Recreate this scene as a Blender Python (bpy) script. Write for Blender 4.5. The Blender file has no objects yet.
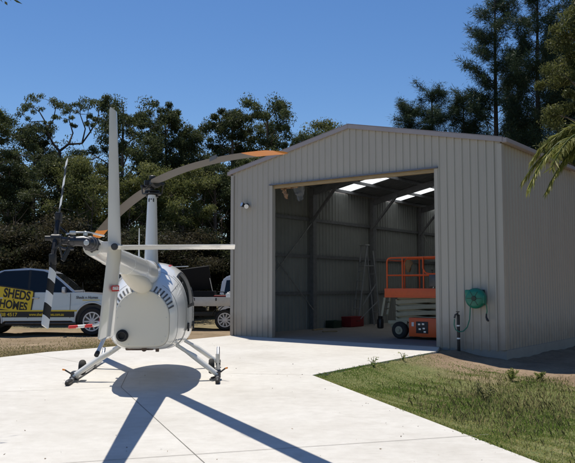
import bpy, bmesh, math, random
import numpy as np
from mathutils import Vector, Matrix
R = math.radians
rnd = random.Random(7)
rng = np.random.default_rng(7)
sc = bpy.context.scene
COL = sc.collection

# ------------------------------------------------------------------ materials
def nt_new(name):
    m = bpy.data.materials.new(name); m.use_nodes = True
    nt = m.node_tree; b = nt.nodes['Principled BSDF']
    return m, nt, b

def mat(name, col, rough=0.6, metal=0.0, var=0.0, scale=6.0, bump=0.0, bscale=60.0, coat=0.0, spec=0.5, col2=None, stretch=None):
    m, nt, b = nt_new(name)
    N, L = nt.nodes, nt.links
    b.inputs['Base Color'].default_value = (*col, 1)
    b.inputs['Roughness'].default_value = rough
    b.inputs['Metallic'].default_value = metal
    b.inputs['Specular IOR Level'].default_value = spec
    if coat:
        b.inputs['Coat Weight'].default_value = coat
        b.inputs['Coat Roughness'].default_value = 0.06
    if var or bump or col2:
        tc = N.new('ShaderNodeTexCoord')
        mp = N.new('ShaderNodeMapping'); L.new(tc.outputs['Object'], mp.inputs['Vector'])
        if stretch: mp.inputs['Scale'].default_value = stretch
    if var or col2:
        nz = N.new('ShaderNodeTexNoise'); nz.inputs['Scale'].default_value = scale; nz.inputs['Detail'].default_value = 6
        nz.inputs['Roughness'].default_value = 0.65
        L.new(mp.outputs[0], nz.inputs['Vector'])
        rp = N.new('ShaderNodeValToRGB')
        rp.color_ramp.elements[0].position = 0.3; rp.color_ramp.elements[1].position = 0.72
        c2 = col2 if col2 else tuple(min(1, c*(1+var)) for c in col)
        c1 = col if col2 else tuple(c*(1-var) for c in col)
        rp.color_ramp.elements[0].color = (*c1, 1); rp.color_ramp.elements[1].color = (*c2, 1)
        L.new(nz.outputs['Fac'], rp.inputs['Fac']); L.new(rp.outputs['Color'], b.inputs['Base Color'])
        rr = N.new('ShaderNodeMapRange'); rr.inputs['To Min'].default_value = max(0, rough-0.08); rr.inputs['To Max'].default_value = min(1, rough+0.08)
        L.new(nz.outputs['Fac'], rr.inputs['Value']); L.new(rr.outputs[0], b.inputs['Roughness'])
    if bump:
        n2 = N.new('ShaderNodeTexNoise'); n2.inputs['Scale'].default_value = bscale; n2.inputs['Detail'].default_value = 5
        L.new(mp.outputs[0], n2.inputs['Vector'])
        bp = N.new('ShaderNodeBump'); bp.inputs['Strength'].default_value = bump; bp.inputs['Distance'].default_value = 0.02
        L.new(n2.outputs['Fac'], bp.inputs['Height']); L.new(bp.outputs[0], b.inputs['Normal'])
    return m

def leaf_mat(name, dark, light, trans=0.3, rough=0.55, hue_var=0.25):
    m, nt, b = nt_new(name)
    N, L = nt.nodes, nt.links
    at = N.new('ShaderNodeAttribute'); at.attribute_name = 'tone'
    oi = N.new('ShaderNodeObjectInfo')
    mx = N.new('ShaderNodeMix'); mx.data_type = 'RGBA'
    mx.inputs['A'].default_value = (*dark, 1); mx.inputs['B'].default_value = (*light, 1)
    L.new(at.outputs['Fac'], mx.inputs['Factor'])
    mr = N.new('ShaderNodeMapRange'); mr.inputs['To Min'].default_value = 1-hue_var; mr.inputs['To Max'].default_value = 1+hue_var
    L.new(oi.outputs['Random'], mr.inputs['Value'])
    hs = N.new('ShaderNodeHueSaturation'); L.new(mr.outputs[0], hs.inputs['Value']); L.new(mx.outputs['Result'], hs.inputs['Color'])
    b.inputs['Roughness'].default_value = rough; b.inputs['Specular IOR Level'].default_value = 0.15
    L.new(hs.outputs['Color'], b.inputs['Base Color'])
    tr = N.new('ShaderNodeBsdfTranslucent'); L.new(hs.outputs['Color'], tr.inputs['Color'])
    ms = N.new('ShaderNodeMixShader'); ms.inputs['Fac'].default_value = trans
    L.new(b.outputs[0], ms.inputs[1]); L.new(tr.outputs[0], ms.inputs[2])
    L.new(ms.outputs[0], N['Material Output'].inputs['Surface'])
    return m

M = {}
M['heli'] = mat('heli_white_paint', (0.77, 0.755, 0.70), 0.24, coat=0.6)
M['cream'] = mat('heli_cream_panel', (0.67, 0.63, 0.53), 0.55, coat=0.05)
M['blade'] = mat('blade_grey', (0.105, 0.095, 0.088), 0.55, var=0.1, scale=5)
M['slot'] = mat('slot_grey', (0.10, 0.10, 0.095), 0.7)
M['seam'] = mat('seam_grey', (0.16, 0.155, 0.14), 0.7)
M['orange'] = mat('tip_orange', (0.78, 0.26, 0.03), 0.45, var=0.08)
M['black'] = mat('black_parts', (0.014, 0.014, 0.015), 0.5, var=0.2)
M['boxblack'] = mat('box_black', (0.010, 0.010, 0.011), 0.7, spec=0.15)
M['rim'] = mat('wheel_silver', (0.62, 0.62, 0.63), 0.35, metal=0.1, coat=0.3)
M['rubber'] = mat('rubber', (0.02, 0.02, 0.02), 0.85, var=0.2, bump=0.3)
M['dkmetal'] = mat('dark_metal', (0.07, 0.07, 0.075), 0.38, metal=0.7, var=0.2)
M['alu'] = mat('aluminium', (0.55, 0.55, 0.55), 0.35, metal=0.85, var=0.12)
M['glass'] = mat('dark_glass', (0.008, 0.010, 0.012), 0.06, spec=0.45)
M['white'] = mat('white_paint', (0.8, 0.8, 0.78), 0.4, var=0.04)
M['dkred'] = mat('dull_red', (0.20, 0.012, 0.016), 0.6, var=0.2)
M['red'] = mat('red_paint', (0.55, 0.03, 0.03), 0.4, var=0.08)
M['clad'] = mat('wall_cladding', (0.44, 0.405, 0.345), 0.5, var=0.06, scale=1.2, stretch=(1, 1, .25))
cm = M['clad'].node_tree; cb = cm.nodes['Principled BSDF']; cN, cL = cm.nodes, cm.links
cg = cN.new('ShaderNodeNewGeometry'); cs = cN.new('ShaderNodeSeparateXYZ'); cL.new(cg.outputs['Position'], cs.inputs[0])
cnz = cN.new('ShaderNodeTexNoise'); cnz.inputs['Scale'].default_value = 3.0; cnz.inputs['Detail'].default_value = 7; cL.new(cg.outputs['Position'], cnz.inputs['Vector'])
cma = cN.new('ShaderNodeMath'); cma.operation = 'MULTIPLY_ADD'; cma.inputs[1].default_value = -.9; cL.new(cnz.outputs['Fac'], cma.inputs[0]); cL.new(cs.outputs['Z'], cma.inputs[2])
cmr = cN.new('ShaderNodeMapRange'); cmr.inputs['From Min'].default_value = -.35; cmr.inputs['From Max'].default_value = .25; cmr.inputs['To Min'].default_value = .55; cmr.inputs['To Max'].default_value = 0; cL.new(cma.outputs[0], cmr.inputs['Value'])
cmx = cN.new('ShaderNodeMix'); cmx.data_type = 'RGBA'; cmx.inputs['B'].default_value = (.26, .19, .13, 1)
cL.new(cb.inputs['Base Color'].links[0].from_socket, cmx.inputs['A']); cL.new(cmr.outputs[0], cmx.inputs['Factor']); cL.new(cmx.outputs['Result'], cb.inputs['Base Color'])
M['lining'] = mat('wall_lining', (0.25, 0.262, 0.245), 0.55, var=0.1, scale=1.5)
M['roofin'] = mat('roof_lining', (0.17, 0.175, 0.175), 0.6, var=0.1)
M['trim'] = mat('trim_grey', (0.36, 0.32, 0.32), 0.45, var=0.05)
M['steel'] = mat('galvanised_steel', (0.19, 0.195, 0.20), 0.5, metal=0.25, var=0.2, scale=9)
M['ladder'] = mat('ladder_grey', (0.36, 0.37, 0.38), 0.45, metal=0.2, var=.1)
M['timber'] = mat('timber', (0.34, 0.25, 0.14), 0.7, var=0.2, scale=5, stretch=(1, 8, 8))
M['card'] = mat('cardboard', (0.30, 0.18, 0.10), 0.8, var=0.2)
M['liftorange'] = mat('lift_orange', (0.78, 0.11, 0.018), 0.4, var=0.08)
M['liftbeige'] = mat('lift_beige', (0.30, 0.28, 0.19), 0.5, var=0.12)
M['green'] = mat('hose_green', (0.008, 0.17, 0.11), 0.4, var=0.1)
M['dkgreen'] = mat('box_green', (0.012, 0.035, 0.022), 0.5, var=0.1)
M['silver'] = mat('silver_car_paint', (0.50, 0.52, 0.55), 0.3, metal=0.35, coat=0.8, var=0.03)
M['yellow'] = mat('sign_yellow', (0.75, 0.55, 0.03), 0.45, var=0.04)
M['carwhite'] = mat('white_car_paint', (0.75, 0.76, 0.77), 0.25, coat=0.8, var=0.02)
M['trayalu'] = mat('tray_aluminium', (0.55, 0.54, 0.5), 0.5, metal=0.2, var=0.1)
M['lens'] = mat('amber_lens', (0.8, 0.15, 0.02), 0.15, coat=0.8)
M['clearlens'] = mat('clear_lens', (0.6, 0.62, 0.64), 0.1, coat=0.9, metal=0.3)
M['tyre'] = mat('tyre', (0.022, 0.021, 0.02), 0.85, var=0.3, scale=20)
M['bark'] = mat('gum_bark', (0.09, 0.065, 0.05), 0.9, col2=(0.24, 0.19, 0.15), scale=3, bump=0.5, stretch=(3, 3, .5))
M['darkbark'] = mat('dark_bark', (0.05, 0.04, 0.033), 0.9, var=0.3, bump=0.4)
M['sapbark'] = mat('sapling_bark', (0.10, 0.065, 0.045), 0.9, var=0.3)
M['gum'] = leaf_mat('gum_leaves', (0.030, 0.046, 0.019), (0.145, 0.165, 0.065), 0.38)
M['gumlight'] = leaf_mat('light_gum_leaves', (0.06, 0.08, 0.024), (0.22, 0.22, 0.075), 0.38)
M['shrub'] = leaf_mat('shrub_leaves', (0.038, 0.035, 0.019), (0.064, 0.055, 0.031), 0.5)
M['under'] = leaf_mat('undergrowth_leaves', (0.034, 0.042, 0.019), (0.062, 0.07, 0.031), 0.5)
M['casu'] = leaf_mat('sheoak_needles', (0.02, 0.04, 0.026), (0.08, 0.115, 0.055), 0.25, hue_var=.12)
M['palm'] = leaf_mat('palm_leaflets', (0.09, 0.13, 0.025), (0.36, 0.33, 0.10), 0.35)
M['grass'] = leaf_mat('grass_blades', (0.14, 0.225, 0.045), (0.50, 0.43, 0.19), 0.45, hue_var=0)
M['drygrass'] = leaf_mat('dry_grass', (0.17, 0.20, 0.075), (0.42, 0.34, 0.20), 0.5, hue_var=0)
# translucent roof sheet
m, nt, b = nt_new('translucent_sheet')
tr = nt.nodes.new('ShaderNodeBsdfTranslucent'); tr.inputs['Color'].default_value = (0.85, 0.88, 0.88, 1)
nt.links.new(tr.outputs[0], nt.nodes['Material Output'].inputs['Surface']); nt.nodes.remove(b)
M['skylight'] = m
# plastic film
m, nt, b = nt_new('plastic_film')
b.inputs['Base Color'].default_value = (0.28, 0.29, 0.30, 1); b.inputs['Roughness'].default_value = 0.4
tp = nt.nodes.new('ShaderNodeBsdfTransparent'); ms = nt.nodes.new('ShaderNodeMixShader'); ms.inputs['Fac'].default_value = 0.7
nt.links.new(b.outputs[0], ms.inputs[1]); nt.links.new(tp.outputs[0], ms.inputs[2]); nt.links.new(ms.outputs[0], nt.nodes['Material Output'].inputs['Surface'])
M['film'] = m
# concrete
m, nt, b = nt_new('concrete')
N, L = nt.nodes, nt.links
tc = N.new('ShaderNodeTexCoord')
def noise(scale, detail=6, rough=0.6, vec=None):
    n = N.new('ShaderNodeTexNoise'); n.inputs['Scale'].default_value = scale; n.inputs['Detail'].default_value = detail; n.inputs['Roughness'].default_value = rough
    L.new(vec or tc.outputs['Object'], n.inputs['Vector']); return n
def ramp(fac, stops):
    r = N.new('ShaderNodeValToRGB'); e = r.color_ramp.elements
    while len(e) < len(stops): e.new(0.5)
    for i, (p, c) in enumerate(stops): e[i].position = p; e[i].color = (*c, 1)
    L.new(fac, r.inputs['Fac']); return r
def mixc(a, b_, fac, mode='MIX', f=None):
    x = N.new('ShaderNodeMix'); x.data_type = 'RGBA'; x.blend_type = mode
    if f is not None: x.inputs['Factor'].default_value = f
    else: L.new(fac, x.inputs['Factor'])
    L.new(a, x.inputs['A']); L.new(b_, x.inputs['B']); return x.outputs['Result']
n1 = noise(0.55, 5); n2 = noise(5, 8, .7); n3 = noise(90, 3, .7)
c1 = ramp(n1.outputs['Fac'], [(0.28, (0.53, 0.502, 0.45)), (0.5, (0.605, 0.58, 0.53)), (0.75, (0.65, 0.63, 0.585))])
c2 = ramp(n2.outputs['Fac'], [(0.3, (0.80, 0.785, 0.76)), (0.62, (1.04, 1.04, 1.04))])
c3 = ramp(n3.outputs['Fac'], [(0.35, (0.9, 0.9, 0.9)), (0.65, (1.0, 1.0, 1.0))])
v = N.new('ShaderNodeTexVoronoi'); v.inputs['Scale'].default_value = 0.9; L.new(tc.outputs['Object'], v.inputs['Vector'])
c4 = ramp(v.outputs['Distance'], [(0.0, (0.93, 0.92, 0.9)), (0.10, (1, 1, 1))])
mpb = N.new('ShaderNodeMapping'); mpb.inputs['Rotation'].default_value = (0, 0, R(20)); mpb.inputs['Scale'].default_value = (2.2, 22, 1); L.new(tc.outputs['Object'], mpb.inputs['Vector'])
nb5 = noise(1.6, 5, .7, mpb.outputs[0]); c5 = ramp(nb5.outputs['Fac'], [(0.35, (0.93, 0.925, 0.915)), (0.6, (1.02, 1.02, 1.02))])
c1x = mixc(c1.outputs[0], c5.outputs[0], None, 'MULTIPLY', 0.8)
ns6 = noise(0.23, 3, .5); ns7 = noise(3.3, 6, .7)
c6 = ramp(ns7.outputs['Fac'], [(0.60, (1, 1, 1)), (0.70, (0.80, 0.78, 0.74))])
f6 = N.new('ShaderNodeMapRange'); f6.inputs['From Min'].default_value = .5; f6.inputs['From Max'].default_value = .65; L.new(ns6.outputs['Fac'], f6.inputs['Value'])
c1x = mixc(c1x, mixc(c1x, c6.outputs[0], None, 'MULTIPLY', 1.0), f6.outputs[0])
L.new(mixc(mixc(mixc(c1x, c2.outputs[0], None, 'MULTIPLY', 0.55), c3.outputs[0], None, 'MULTIPLY', 0.6), c4.outputs[0], None, 'MULTIPLY', 0.5), b.inputs['Base Color'])
b.inputs['Roughness'].default_value = 0.75
bp = N.new('ShaderNodeBump'); bp.inputs['Strength'].default_value = 0.15; bp.inputs['Distance'].default_value = 0.01
L.new(n3.outputs['Fac'], bp.inputs['Height']); L.new(bp.outputs[0], b.inputs['Normal'])
M['concrete'] = m
M['joint'] = mat('joint_dark', (0.22, 0.205, 0.18), 0.9, var=0.3)
M['slab'] = mat('slab_concrete', (0.29, 0.27, 0.24), 0.75, var=0.12, scale=1.5, bump=0.2)
# ground
m, nt, b = nt_new('ground')
N, L = nt.nodes, nt.links
tc = N.new('ShaderNodeTexCoord')
at = N.new('ShaderNodeAttribute'); at.attribute_name = 'grassy'
n1 = noise(0.8, 6); n2 = noise(7, 8, .75); n3 = noise(45, 4, .7)
dirt = mixc(ramp(n1.outputs['Fac'], [(0.3, (0.23, 0.165, 0.11)), (0.7, (0.37, 0.28, 0.20))]).outputs[0],
            ramp(n2.outputs['Fac'], [(0.3, (0.55, 0.52, 0.48)), (0.7, (1.1, 1.06, 1.0))]).outputs[0], None, 'MULTIPLY', 0.8)
dirt = mixc(dirt, ramp(n3.outputs['Fac'], [(0.3, (0.6, 0.6, 0.6)), (0.6, (1.1, 1.1, 1.1))]).outputs[0], None, 'MULTIPLY', 0.6)
ng = noise(22, 6, .8); gr0 = ramp(n2.outputs['Fac'], [(0.32, (0.095, 0.14, 0.04)), (0.55, (0.165, 0.185, 0.07)), (0.78, (0.36, 0.28, 0.17))])
class _g: pass
gr = _g(); gr.outputs = [mixc(gr0.outputs[0], ramp(ng.outputs['Fac'], [(0.35, (0.45, 0.5, 0.4)), (0.62, (1.15, 1.12, 1.05))]).outputs[0], None, 'MULTIPLY', 0.85)]
L.new(mixc(dirt, gr.outputs[0], at.outputs['Fac']), b.inputs['Base Color'])
b.inputs['Roughness'].default_value = 0.95; b.inputs['Specular IOR Level'].default_value = 0.15
bp = N.new('ShaderNodeBump'); bp.inputs['Strength'].default_value = 0.6; bp.inputs['Distance'].default_value = 0.03
L.new(n2.outputs['Fac'], bp.inputs['Height']); L.new(bp.outputs[0], b.inputs['Normal'])
M['ground'] = m

# ------------------------------------------------------------------ mesh helpers
class MB:
    def __init__(s): s.bm = bmesh.new()
    def _merge(s, t, mtx=None):
        if mtx is not None: bmesh.ops.transform(t, matrix=mtx, verts=t.verts)
        me = bpy.data.meshes.new('tmp'); t.to_mesh(me); t.free(); s.bm.from_mesh(me); bpy.data.meshes.remove(me); return s
    def box(s, c, size, bev=0.0, rot=None, seg=2):
        t = bmesh.new(); bmesh.ops.create_cube(t, size=1)
        bmesh.ops.scale(t, vec=size, verts=t.verts)
        if bev: bmesh.ops.bevel(t, geom=t.edges[:], offset=bev, segments=seg, affect='EDGES', profile=0.6)
        m = Matrix.Translation(c)
        if rot is not None: m = m @ rot.to_matrix().to_4x4() if hasattr(rot, 'to_matrix') else m @ rot
        return s._merge(t, m)
    def bar(s, a, b, w, h=None, bev=0.0, roll=0.0):
        a, b = Vector(a), Vector(b); d = b-a
        q = d.to_track_quat('Z', 'Y').to_matrix().to_4x4() @ Matrix.Rotation(roll, 4, 'Z')
        t = bmesh.new(); bmesh.ops.create_cube(t, size=1); bmesh.ops.scale(t, vec=(w, h or w, d.length), verts=t.verts)
        if bev: bmesh.ops.bevel(t, geom=t.edges[:], offset=bev, segments=2, affect='EDGES')
        return s._merge(t, Matrix.Translation((a+b)/2) @ q)
    def rings(s, rings, cap=True, closed=True):
        vs = [[s.bm.verts.new(p) for p in r] for r in rings]
        n = len(vs[0])
        for i in range(len(vs)-1):
            for j in range(n if closed else n-1):
                k = (j+1) % n
                try: s.bm.faces.new((vs[i][j], vs[i][k], vs[i+1][k], vs[i+1][j]))
                except ValueError: pass
        if cap and closed:
            s.bm.faces.new(list(reversed(vs[0]))); s.bm.faces.new(vs[-1])
        return s
    def tube(s, pts, rad, n=10, cap=True, squash=None):
        pts = [Vector(p) for p in pts]
        rad = rad if isinstance(rad, (list, tuple)) else [rad]*len(pts)
        out = []; prev = None
        for i, p in enumerate(pts):
            d = (pts[min(i+1, len(pts)-1)]-pts[max(i-1, 0)]).normalized()
            ref = prev if prev is not None else (Vector((0, 0, 1)) if abs(d.z) < .9 else Vector((1, 0, 0)))
            u = (ref - d*ref.dot(d)).normalized(); w = d.cross(u); prev = u
            a, b_ = (rad[i], rad[i]) if squash is None else (rad[i]*squash[0], rad[i]*squash[1])
            out.append([p + u*math.cos(2*math.pi*k/n)*a + w*math.sin(2*math.pi*k/n)*b_ for k in range(n)])
        return s.rings(out, cap)
    def disc(s, c, axis, r, h, n=24, bev=0.0):
        c, ax = Vector(c), Vector(axis).normalized()
        if bev: prof = [(r-bev, -h/2), (r, -h/2+bev), (r, h/2-bev), (r-bev, h/2)]
        else: prof = [(r, -h/2), (r, h/2)]
        return s.lathe(c, ax, prof, n)
    def lathe(s, c, ax, prof, n=24, cap=True):
        c, ax = Vector(c), Vector(ax).normalized()
        u = ax.orthogonal().normalized(); w = ax.cross(u)
        return s.rings([[c + ax*h + (u*math.cos(2*math.pi*k/n)+w*math.sin(2*math.pi*k/n))*r for k in range(n)] for r, h in prof], cap)
    def quad(s, *p):
        s.bm.faces.new([s.bm.verts.new(q) for q in p]); return s
    def prism(s, poly, y0, y1, bev=0.0, f=None):
        """poly: list of (x,z), extruded along y; f maps (x,y,z)->point"""
        t = bmesh.new()
        a = [t.verts.new((x, y0, z)) for x, z in poly]; b_ = [t.verts.new((x, y1, z)) for x, z in poly]
        n = len(poly)
        t.faces.new(a); t.faces.new(list(reversed(b_)))
        for i in range(n): t.faces.new((a[(i+1) % n], a[i], b_[i], b_[(i+1) % n]))
        bmesh.ops.recalc_face_normals(t, faces=t.faces)
        if bev: bmesh.ops.bevel(t, geom=t.edges[:], offset=bev, segments=2, affect='EDGES', clamp_overlap=True)
        if f:
            for v_ in t.verts: v_.co = Vector(f(*v_.co))
        return s._merge(t)
    def build(s, name, material, parent=None, smooth=True, angle=38, recalc=True):
        if recalc: bmesh.ops.recalc_face_normals(s.bm, faces=s.bm.faces)
        me = bpy.data.meshes.new(name); s.bm.to_mesh(me); s.bm.free()
        me.materials.append(material)
        if smooth:
            me.polygons.foreach_set('use_smooth', [True]*len(me.polygons))
            me.set_sharp_from_angle(angle=R(angle))
        o = bpy.data.objects.new(name, me); COL.objects.link(o)
        if parent: o.parent = parent
        return o

def tag(o, label=None, cat=None, group=None, kind=None):
    if label: o['label'] = label
    if cat: o['category'] = cat
    if group: o['group'] = group
    if kind: o['kind'] = kind
    return o
def thing(name, label, cat, loc=(0, 0, 0), rz=0.0, group=None):
    o = bpy.data.objects.new(name, None); COL.objects.link(o); o.empty_display_size = .2
    o.location = loc; o.rotation_euler = (0, 0, rz)
    return tag(o, label, cat, group)
def copy_tree(o, parent=None):
    c = o.copy(); COL.objects.link(c)
    if parent: c.parent = parent
    for ch in [x for x in o.children]: copy_tree(ch, c)
    return c
def text(body, size, material, mtx, parent, name='lettering', offset=0.0, extrude=0.002, align='CENTER', sx=1.0, shear=0.0):
    cu = bpy.data.curves.new('txt', 'FONT'); cu.body = body; cu.size = size; cu.offset = offset; cu.extrude = extrude
    cu.align_x = align; cu.align_y = 'CENTER'; cu.shear = shear
    o = bpy.data.objects.new('txt', cu); COL.objects.link(o)
    dg = bpy.context.evaluated_depsgraph_get()
    me = bpy.data.meshes.new_from_object(o.evaluated_get(dg)); bpy.data.objects.remove(o)
    me.transform(mtx @ Matrix.Diagonal((sx, 1, 1, 1))); me.materials.clear(); me.materials.append(material)
    r = bpy.data.objects.new(name, me); COL.objects.link(r); r.parent = parent
    return r
def face_mtx(origin, xdir, ydir):
    x = Vector(xdir).normalized(); y = Vector(ydir).normalized(); z = x.cross(y)
    m = Matrix((x, y, z)).transposed().to_4x4(); m.translation = Vector(origin); return m

# ------------------------------------------------------------------ foliage helpers (numpy)
def leaves_obj(name, C, D, Ln, Wd, tone, material, parent=None):
    C, D = np.asarray(C, float), np.asarray(D, float); n = len(C)
    D /= np.linalg.norm(D, axis=1, keepdims=True)+1e-9
    rv = rng.normal(size=(n, 3)); S = np.cross(D, rv); S /= np.linalg.norm(S, axis=1, keepdims=True)+1e-9
    Ln = np.broadcast_to(Ln, n)[:, None]; Wd = np.broadcast_to(Wd, n)[:, None]
    V = np.stack([C-D*Ln/2, C+S*Wd/2-D*Ln*.05, C+D*Ln/2, C-S*Wd/2-D*Ln*.05], 1).reshape(-1, 3)
    me = bpy.data.meshes.new(name)
    me.vertices.add(4*n); me.vertices.foreach_set('co', V.astype(np.float32).ravel())
    me.loops.add(4*n); me.loops.foreach_set('vertex_index', np.arange(4*n, dtype=np.int32))
    me.polygons.add(n); me.polygons.foreach_set('loop_start', np.arange(0, 4*n, 4, dtype=np.int32))
    me.polygons.foreach_set('loop_total', np.full(n, 4, dtype=np.int32))
    a = me.attributes.new('tone', 'FLOAT', 'POINT'); a.data.foreach_set('value', np.repeat(np.clip(tone, 0, 1), 4).astype(np.float32))
    me.update(); me.materials.append(material)
    o = bpy.data.objects.new(name, me); COL.objects.link(o)
    if parent: o.parent = parent
    return o
def clumps(cent, rad, per, droop=0.3, flat=0.75):
    cent = np.asarray(cent, float); k = len(cent); rad = np.broadcast_to(rad, k)
    idx = np.repeat(np.arange(k), per); n = len(idx)
    v_ = rng.normal(size=(n, 3)); v_ /= np.linalg.norm(v_, axis=1, keepdims=True); r = rng.random(n)**0.45
    off = v_*r[:, None]; off[:, 2] *= flat
    C = cent[idx] + off*rad[idx][:, None]
    D = rng.normal(size=(n, 3)); D[:, 2] -= droop*3
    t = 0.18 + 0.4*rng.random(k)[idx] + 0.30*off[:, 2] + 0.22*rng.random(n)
    return C, D, t
def bez(p0, p1, p2, n=6):
    return [tuple((1-t)**2*a+2*t*(1-t)*b_+t*t*c for a, b_, c in zip(p0, p1, p2)) for t in [i/(n-1) for i in range(n)]]

def gum(name, label, H, W, seed, base=.35, nl=15, per=62, leafm='gum', ls=0.115, slim=1.0, group='gum trees along the edge of the wood', cat='tree'):
    global rng
    r_ = random.Random(seed); rng = np.random.default_rng(seed)
    t = thing(name, label, cat, group=group)
    bx, by = r_.uniform(-.06, .06)*H, r_.uniform(-.03, .03)*H
    tr = MB()
    spine = bez((0, 0, -.2), (bx, by, H*.5), (bx*.4, by*.4, H*.96), 9)
    tr.tube(spine, [0.017*H*(1-i/9.2)+.012 for i in range(9)], 8)
    cent, rad = [], []
    for i in range(nl):
        f = base + (0.95-base)*(i+.5)/nl
        k = f*8; j = int(k); p = Vector(spine[j]).lerp(Vector(spine[min(8, j+1)]), k-j)
        az = i*2.4+r_.uniform(-.6, .6)
        prof = math.sin(math.pi*min(1, (f-base)/(1-base)*.86+.12))**.7
        ln = W*prof*r_.uniform(.65, 1.15)
        e = p + Vector((math.cos(az)*ln, math.sin(az)*ln, ln*r_.uniform(.35, .9)*slim))
        mid = p.lerp(e, .5) + Vector((0, 0, ln*.15))
        path = bez(p, mid, e, 5)
        tr.tube(path, [.0055*H*(1-f*.6)*(1-q/5.5)+.006 for q in range(5)], 5)
        nb = r_.randint(5, 8)
        for q in range(nb):
            u = r_.uniform(.4, 1.08)
            c = Vector(path[min(4, int(u*4))]).lerp(e, .4) if u < 1 else e
            off = Vector((r_.gauss(0, 1), r_.gauss(0, 1), r_.gauss(0, .7)))*W*.20
            cc = c+off
            if q % 2 == 0: tr.tube([path[3], tuple(c.lerp(cc, .5)+Vector((0, 0, .05))), tuple(cc)], [.012, .009, .005], 4)
            cent.append(cc); rad.append(r_.uniform(.28, .78)*(W/2.2)**.5)
    top = Vector(spine[-1])
    for q in range(7): cent.append(top+Vector((r_.gauss(0, .22)*W, r_.gauss(0, .22)*W, r_.uniform(-.09, .04)*H))); rad.append(r_.uniform(.28, .5)*(W/2.2)**.5)
    tr.build('trunk', M['bark'], t, smooth=True)
    C, D, tn = clumps(cent, np.array(rad), per)
    La, Wa = ls*np.exp(rng.normal(0, .38, len(C))), ls*.36*np.exp(rng.normal(0, .3, len(C)))
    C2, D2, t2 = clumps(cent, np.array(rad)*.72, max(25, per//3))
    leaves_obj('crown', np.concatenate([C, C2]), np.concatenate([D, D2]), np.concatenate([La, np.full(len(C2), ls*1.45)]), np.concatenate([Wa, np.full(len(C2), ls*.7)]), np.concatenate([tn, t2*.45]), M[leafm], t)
    return t
def pt(px, top, Y):
    """world x and height of something whose tip shows at image column px, row top, at distance Y"""
    return (px-287.5)/734*Y, (285-top)/734*Y+1.5

# ------------------------------------------------------------------ world, sun, camera
K = Vector((0.149, -0.35, -1.0))          # direction sunlight travels
S = -K.normalized(); el = math.asin(S.z)
w = bpy.data.worlds.new('World'); sc.world = w; w.use_nodes = True
nt = w.node_tree; bg = nt.nodes['Background']
sky = nt.nodes.new('ShaderNodeTexSky'); sky.sky_type = 'NISHITA'; sky.sun_disc = False
sky.sun_elevation = el; sky.sun_rotation = math.atan2(S.x, S.y) % (2*math.pi)
sky.altitude = 300; sky.air_density = 1.0; sky.dust_density = 0.3; sky.ozone_density = 2.5
hs = nt.nodes.new('ShaderNodeHueSaturation'); hs.inputs['Saturation'].default_value = 1.25; hs.inputs['Hue'].default_value = 0.506; hs.inputs['Value'].default_value = 1.26
nt.links.new(sky.outputs[0], hs.inputs['Color']); nt.links.new(hs.outputs[0], bg.inputs['Color'])
bg.inputs['Strength'].default_value = 0.085
sl = bpy.data.lights.new('sun', 'SUN'); sl.energy = 5.0; sl.angle = R(0.53); sl.color = (1.0, 0.945, 0.85)
so = bpy.data.objects.new('sun', sl); COL.objects.link(so); so.rotation_euler = K.to_track_quat('-Z', 'Y').to_euler(); so.location = (-5, 12, 30)
cam = bpy.data.cameras.new('camera'); co = bpy.data.objects.new('camera', cam); COL.objects.link(co)
cam.sensor_width = 36; cam.lens = 734/575*36; cam.clip_end = 9000; cam.clip_start = 0.05
co.location = (0, 0, 1.5); co.rotation_euler = (R(90+4.169), 0, 0)
sc.camera = co
sc.view_settings.view_transform = 'Standard'; sc.view_settings.look = 'None'; sc.view_settings.exposure = 0

# ------------------------------------------------------------------ ground
LC = Vector((-1.66, 22.0, 0)); FD = Vector((.795, -.607, 0)); SD = Vector((.607, .795, 0))   # shed left front corner, along front, along side
WID, DEP, EAVE, RIDGE = 8.34, 16.0, 4.86, 5.72
def P(t, s, z): return LC + FD*t + SD*s + Vector((0, 0, z))
tipx, tipy = 0.41, 12.4
def seg_d(x, y, ax, ay, bx, by):
    dx, dy = bx-ax, by-ay; l = math.hypot(dx, dy)
    return ((x-ax)*dy-(y-ay)*dx)/l      # >0 to the right of a->b
def grass_d(x, y):
    return min(seg_d(x, y, tipx, tipy, 3.36, 16.75), seg_d(x, y, 2.17+.354*4, 6.19-1.25*4, tipx, tipy))
def hgt(x, y):
    d = grass_d(x, y)
    n = .018*math.sin(x*2.1+y*1.3)+.012*math.sin(x*4.7-y*3.9+1)+.01*math.sin(y*7.3+x*5.1)
    if d > 0: return -.015 - .34*(1-math.exp(-d/1.35)) + n*min(1, d)
    q = Vector((x, y, 0))-LC; t, s = q.dot(FD), q.dot(SD)
    return -.05+n*.6
xs = list(np.concatenate([-16-np.geomspace(.4, 6000, 26)[::-1], np.arange(-16, 11.01, .16), 11+np.geomspace(.4, 6000, 26)]))
ys = list(np.concatenate([3-np.geomspace(.4, 3000, 18)[::-1], np.arange(3, 34.01, .16), 34+np.geomspace(.4, 8000, 26)]))
V, F, G = [], [], []
for y in ys:
    for x in xs:
        V.append((x, y, hgt(x, y) if -16 <= x <= 11 and 3 <= y <= 34 else (hgt(x, y) if abs(x) < 60 and abs(y) < 60 else -.3 if x > 11 else -.05)))
        d = grass_d(x, y)
        if d > 0:
            q = Vector((x, y, 0))-LC; s = -q.dot(SD); t_ = q.dot(FD)
            g = min(1, max(0, (s-2.0+.5*math.sin(x*3.1)+.3*math.sin(y*5.3))/2.0)) if t_ > 4 else 1      # bare soil close to the shed
            g = min(g, 1)*.9
        else:
            g = 0.12
            e = y - 34
            if y > 26: g = 0.35
        G.append(g)
nx = len(xs)
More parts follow.
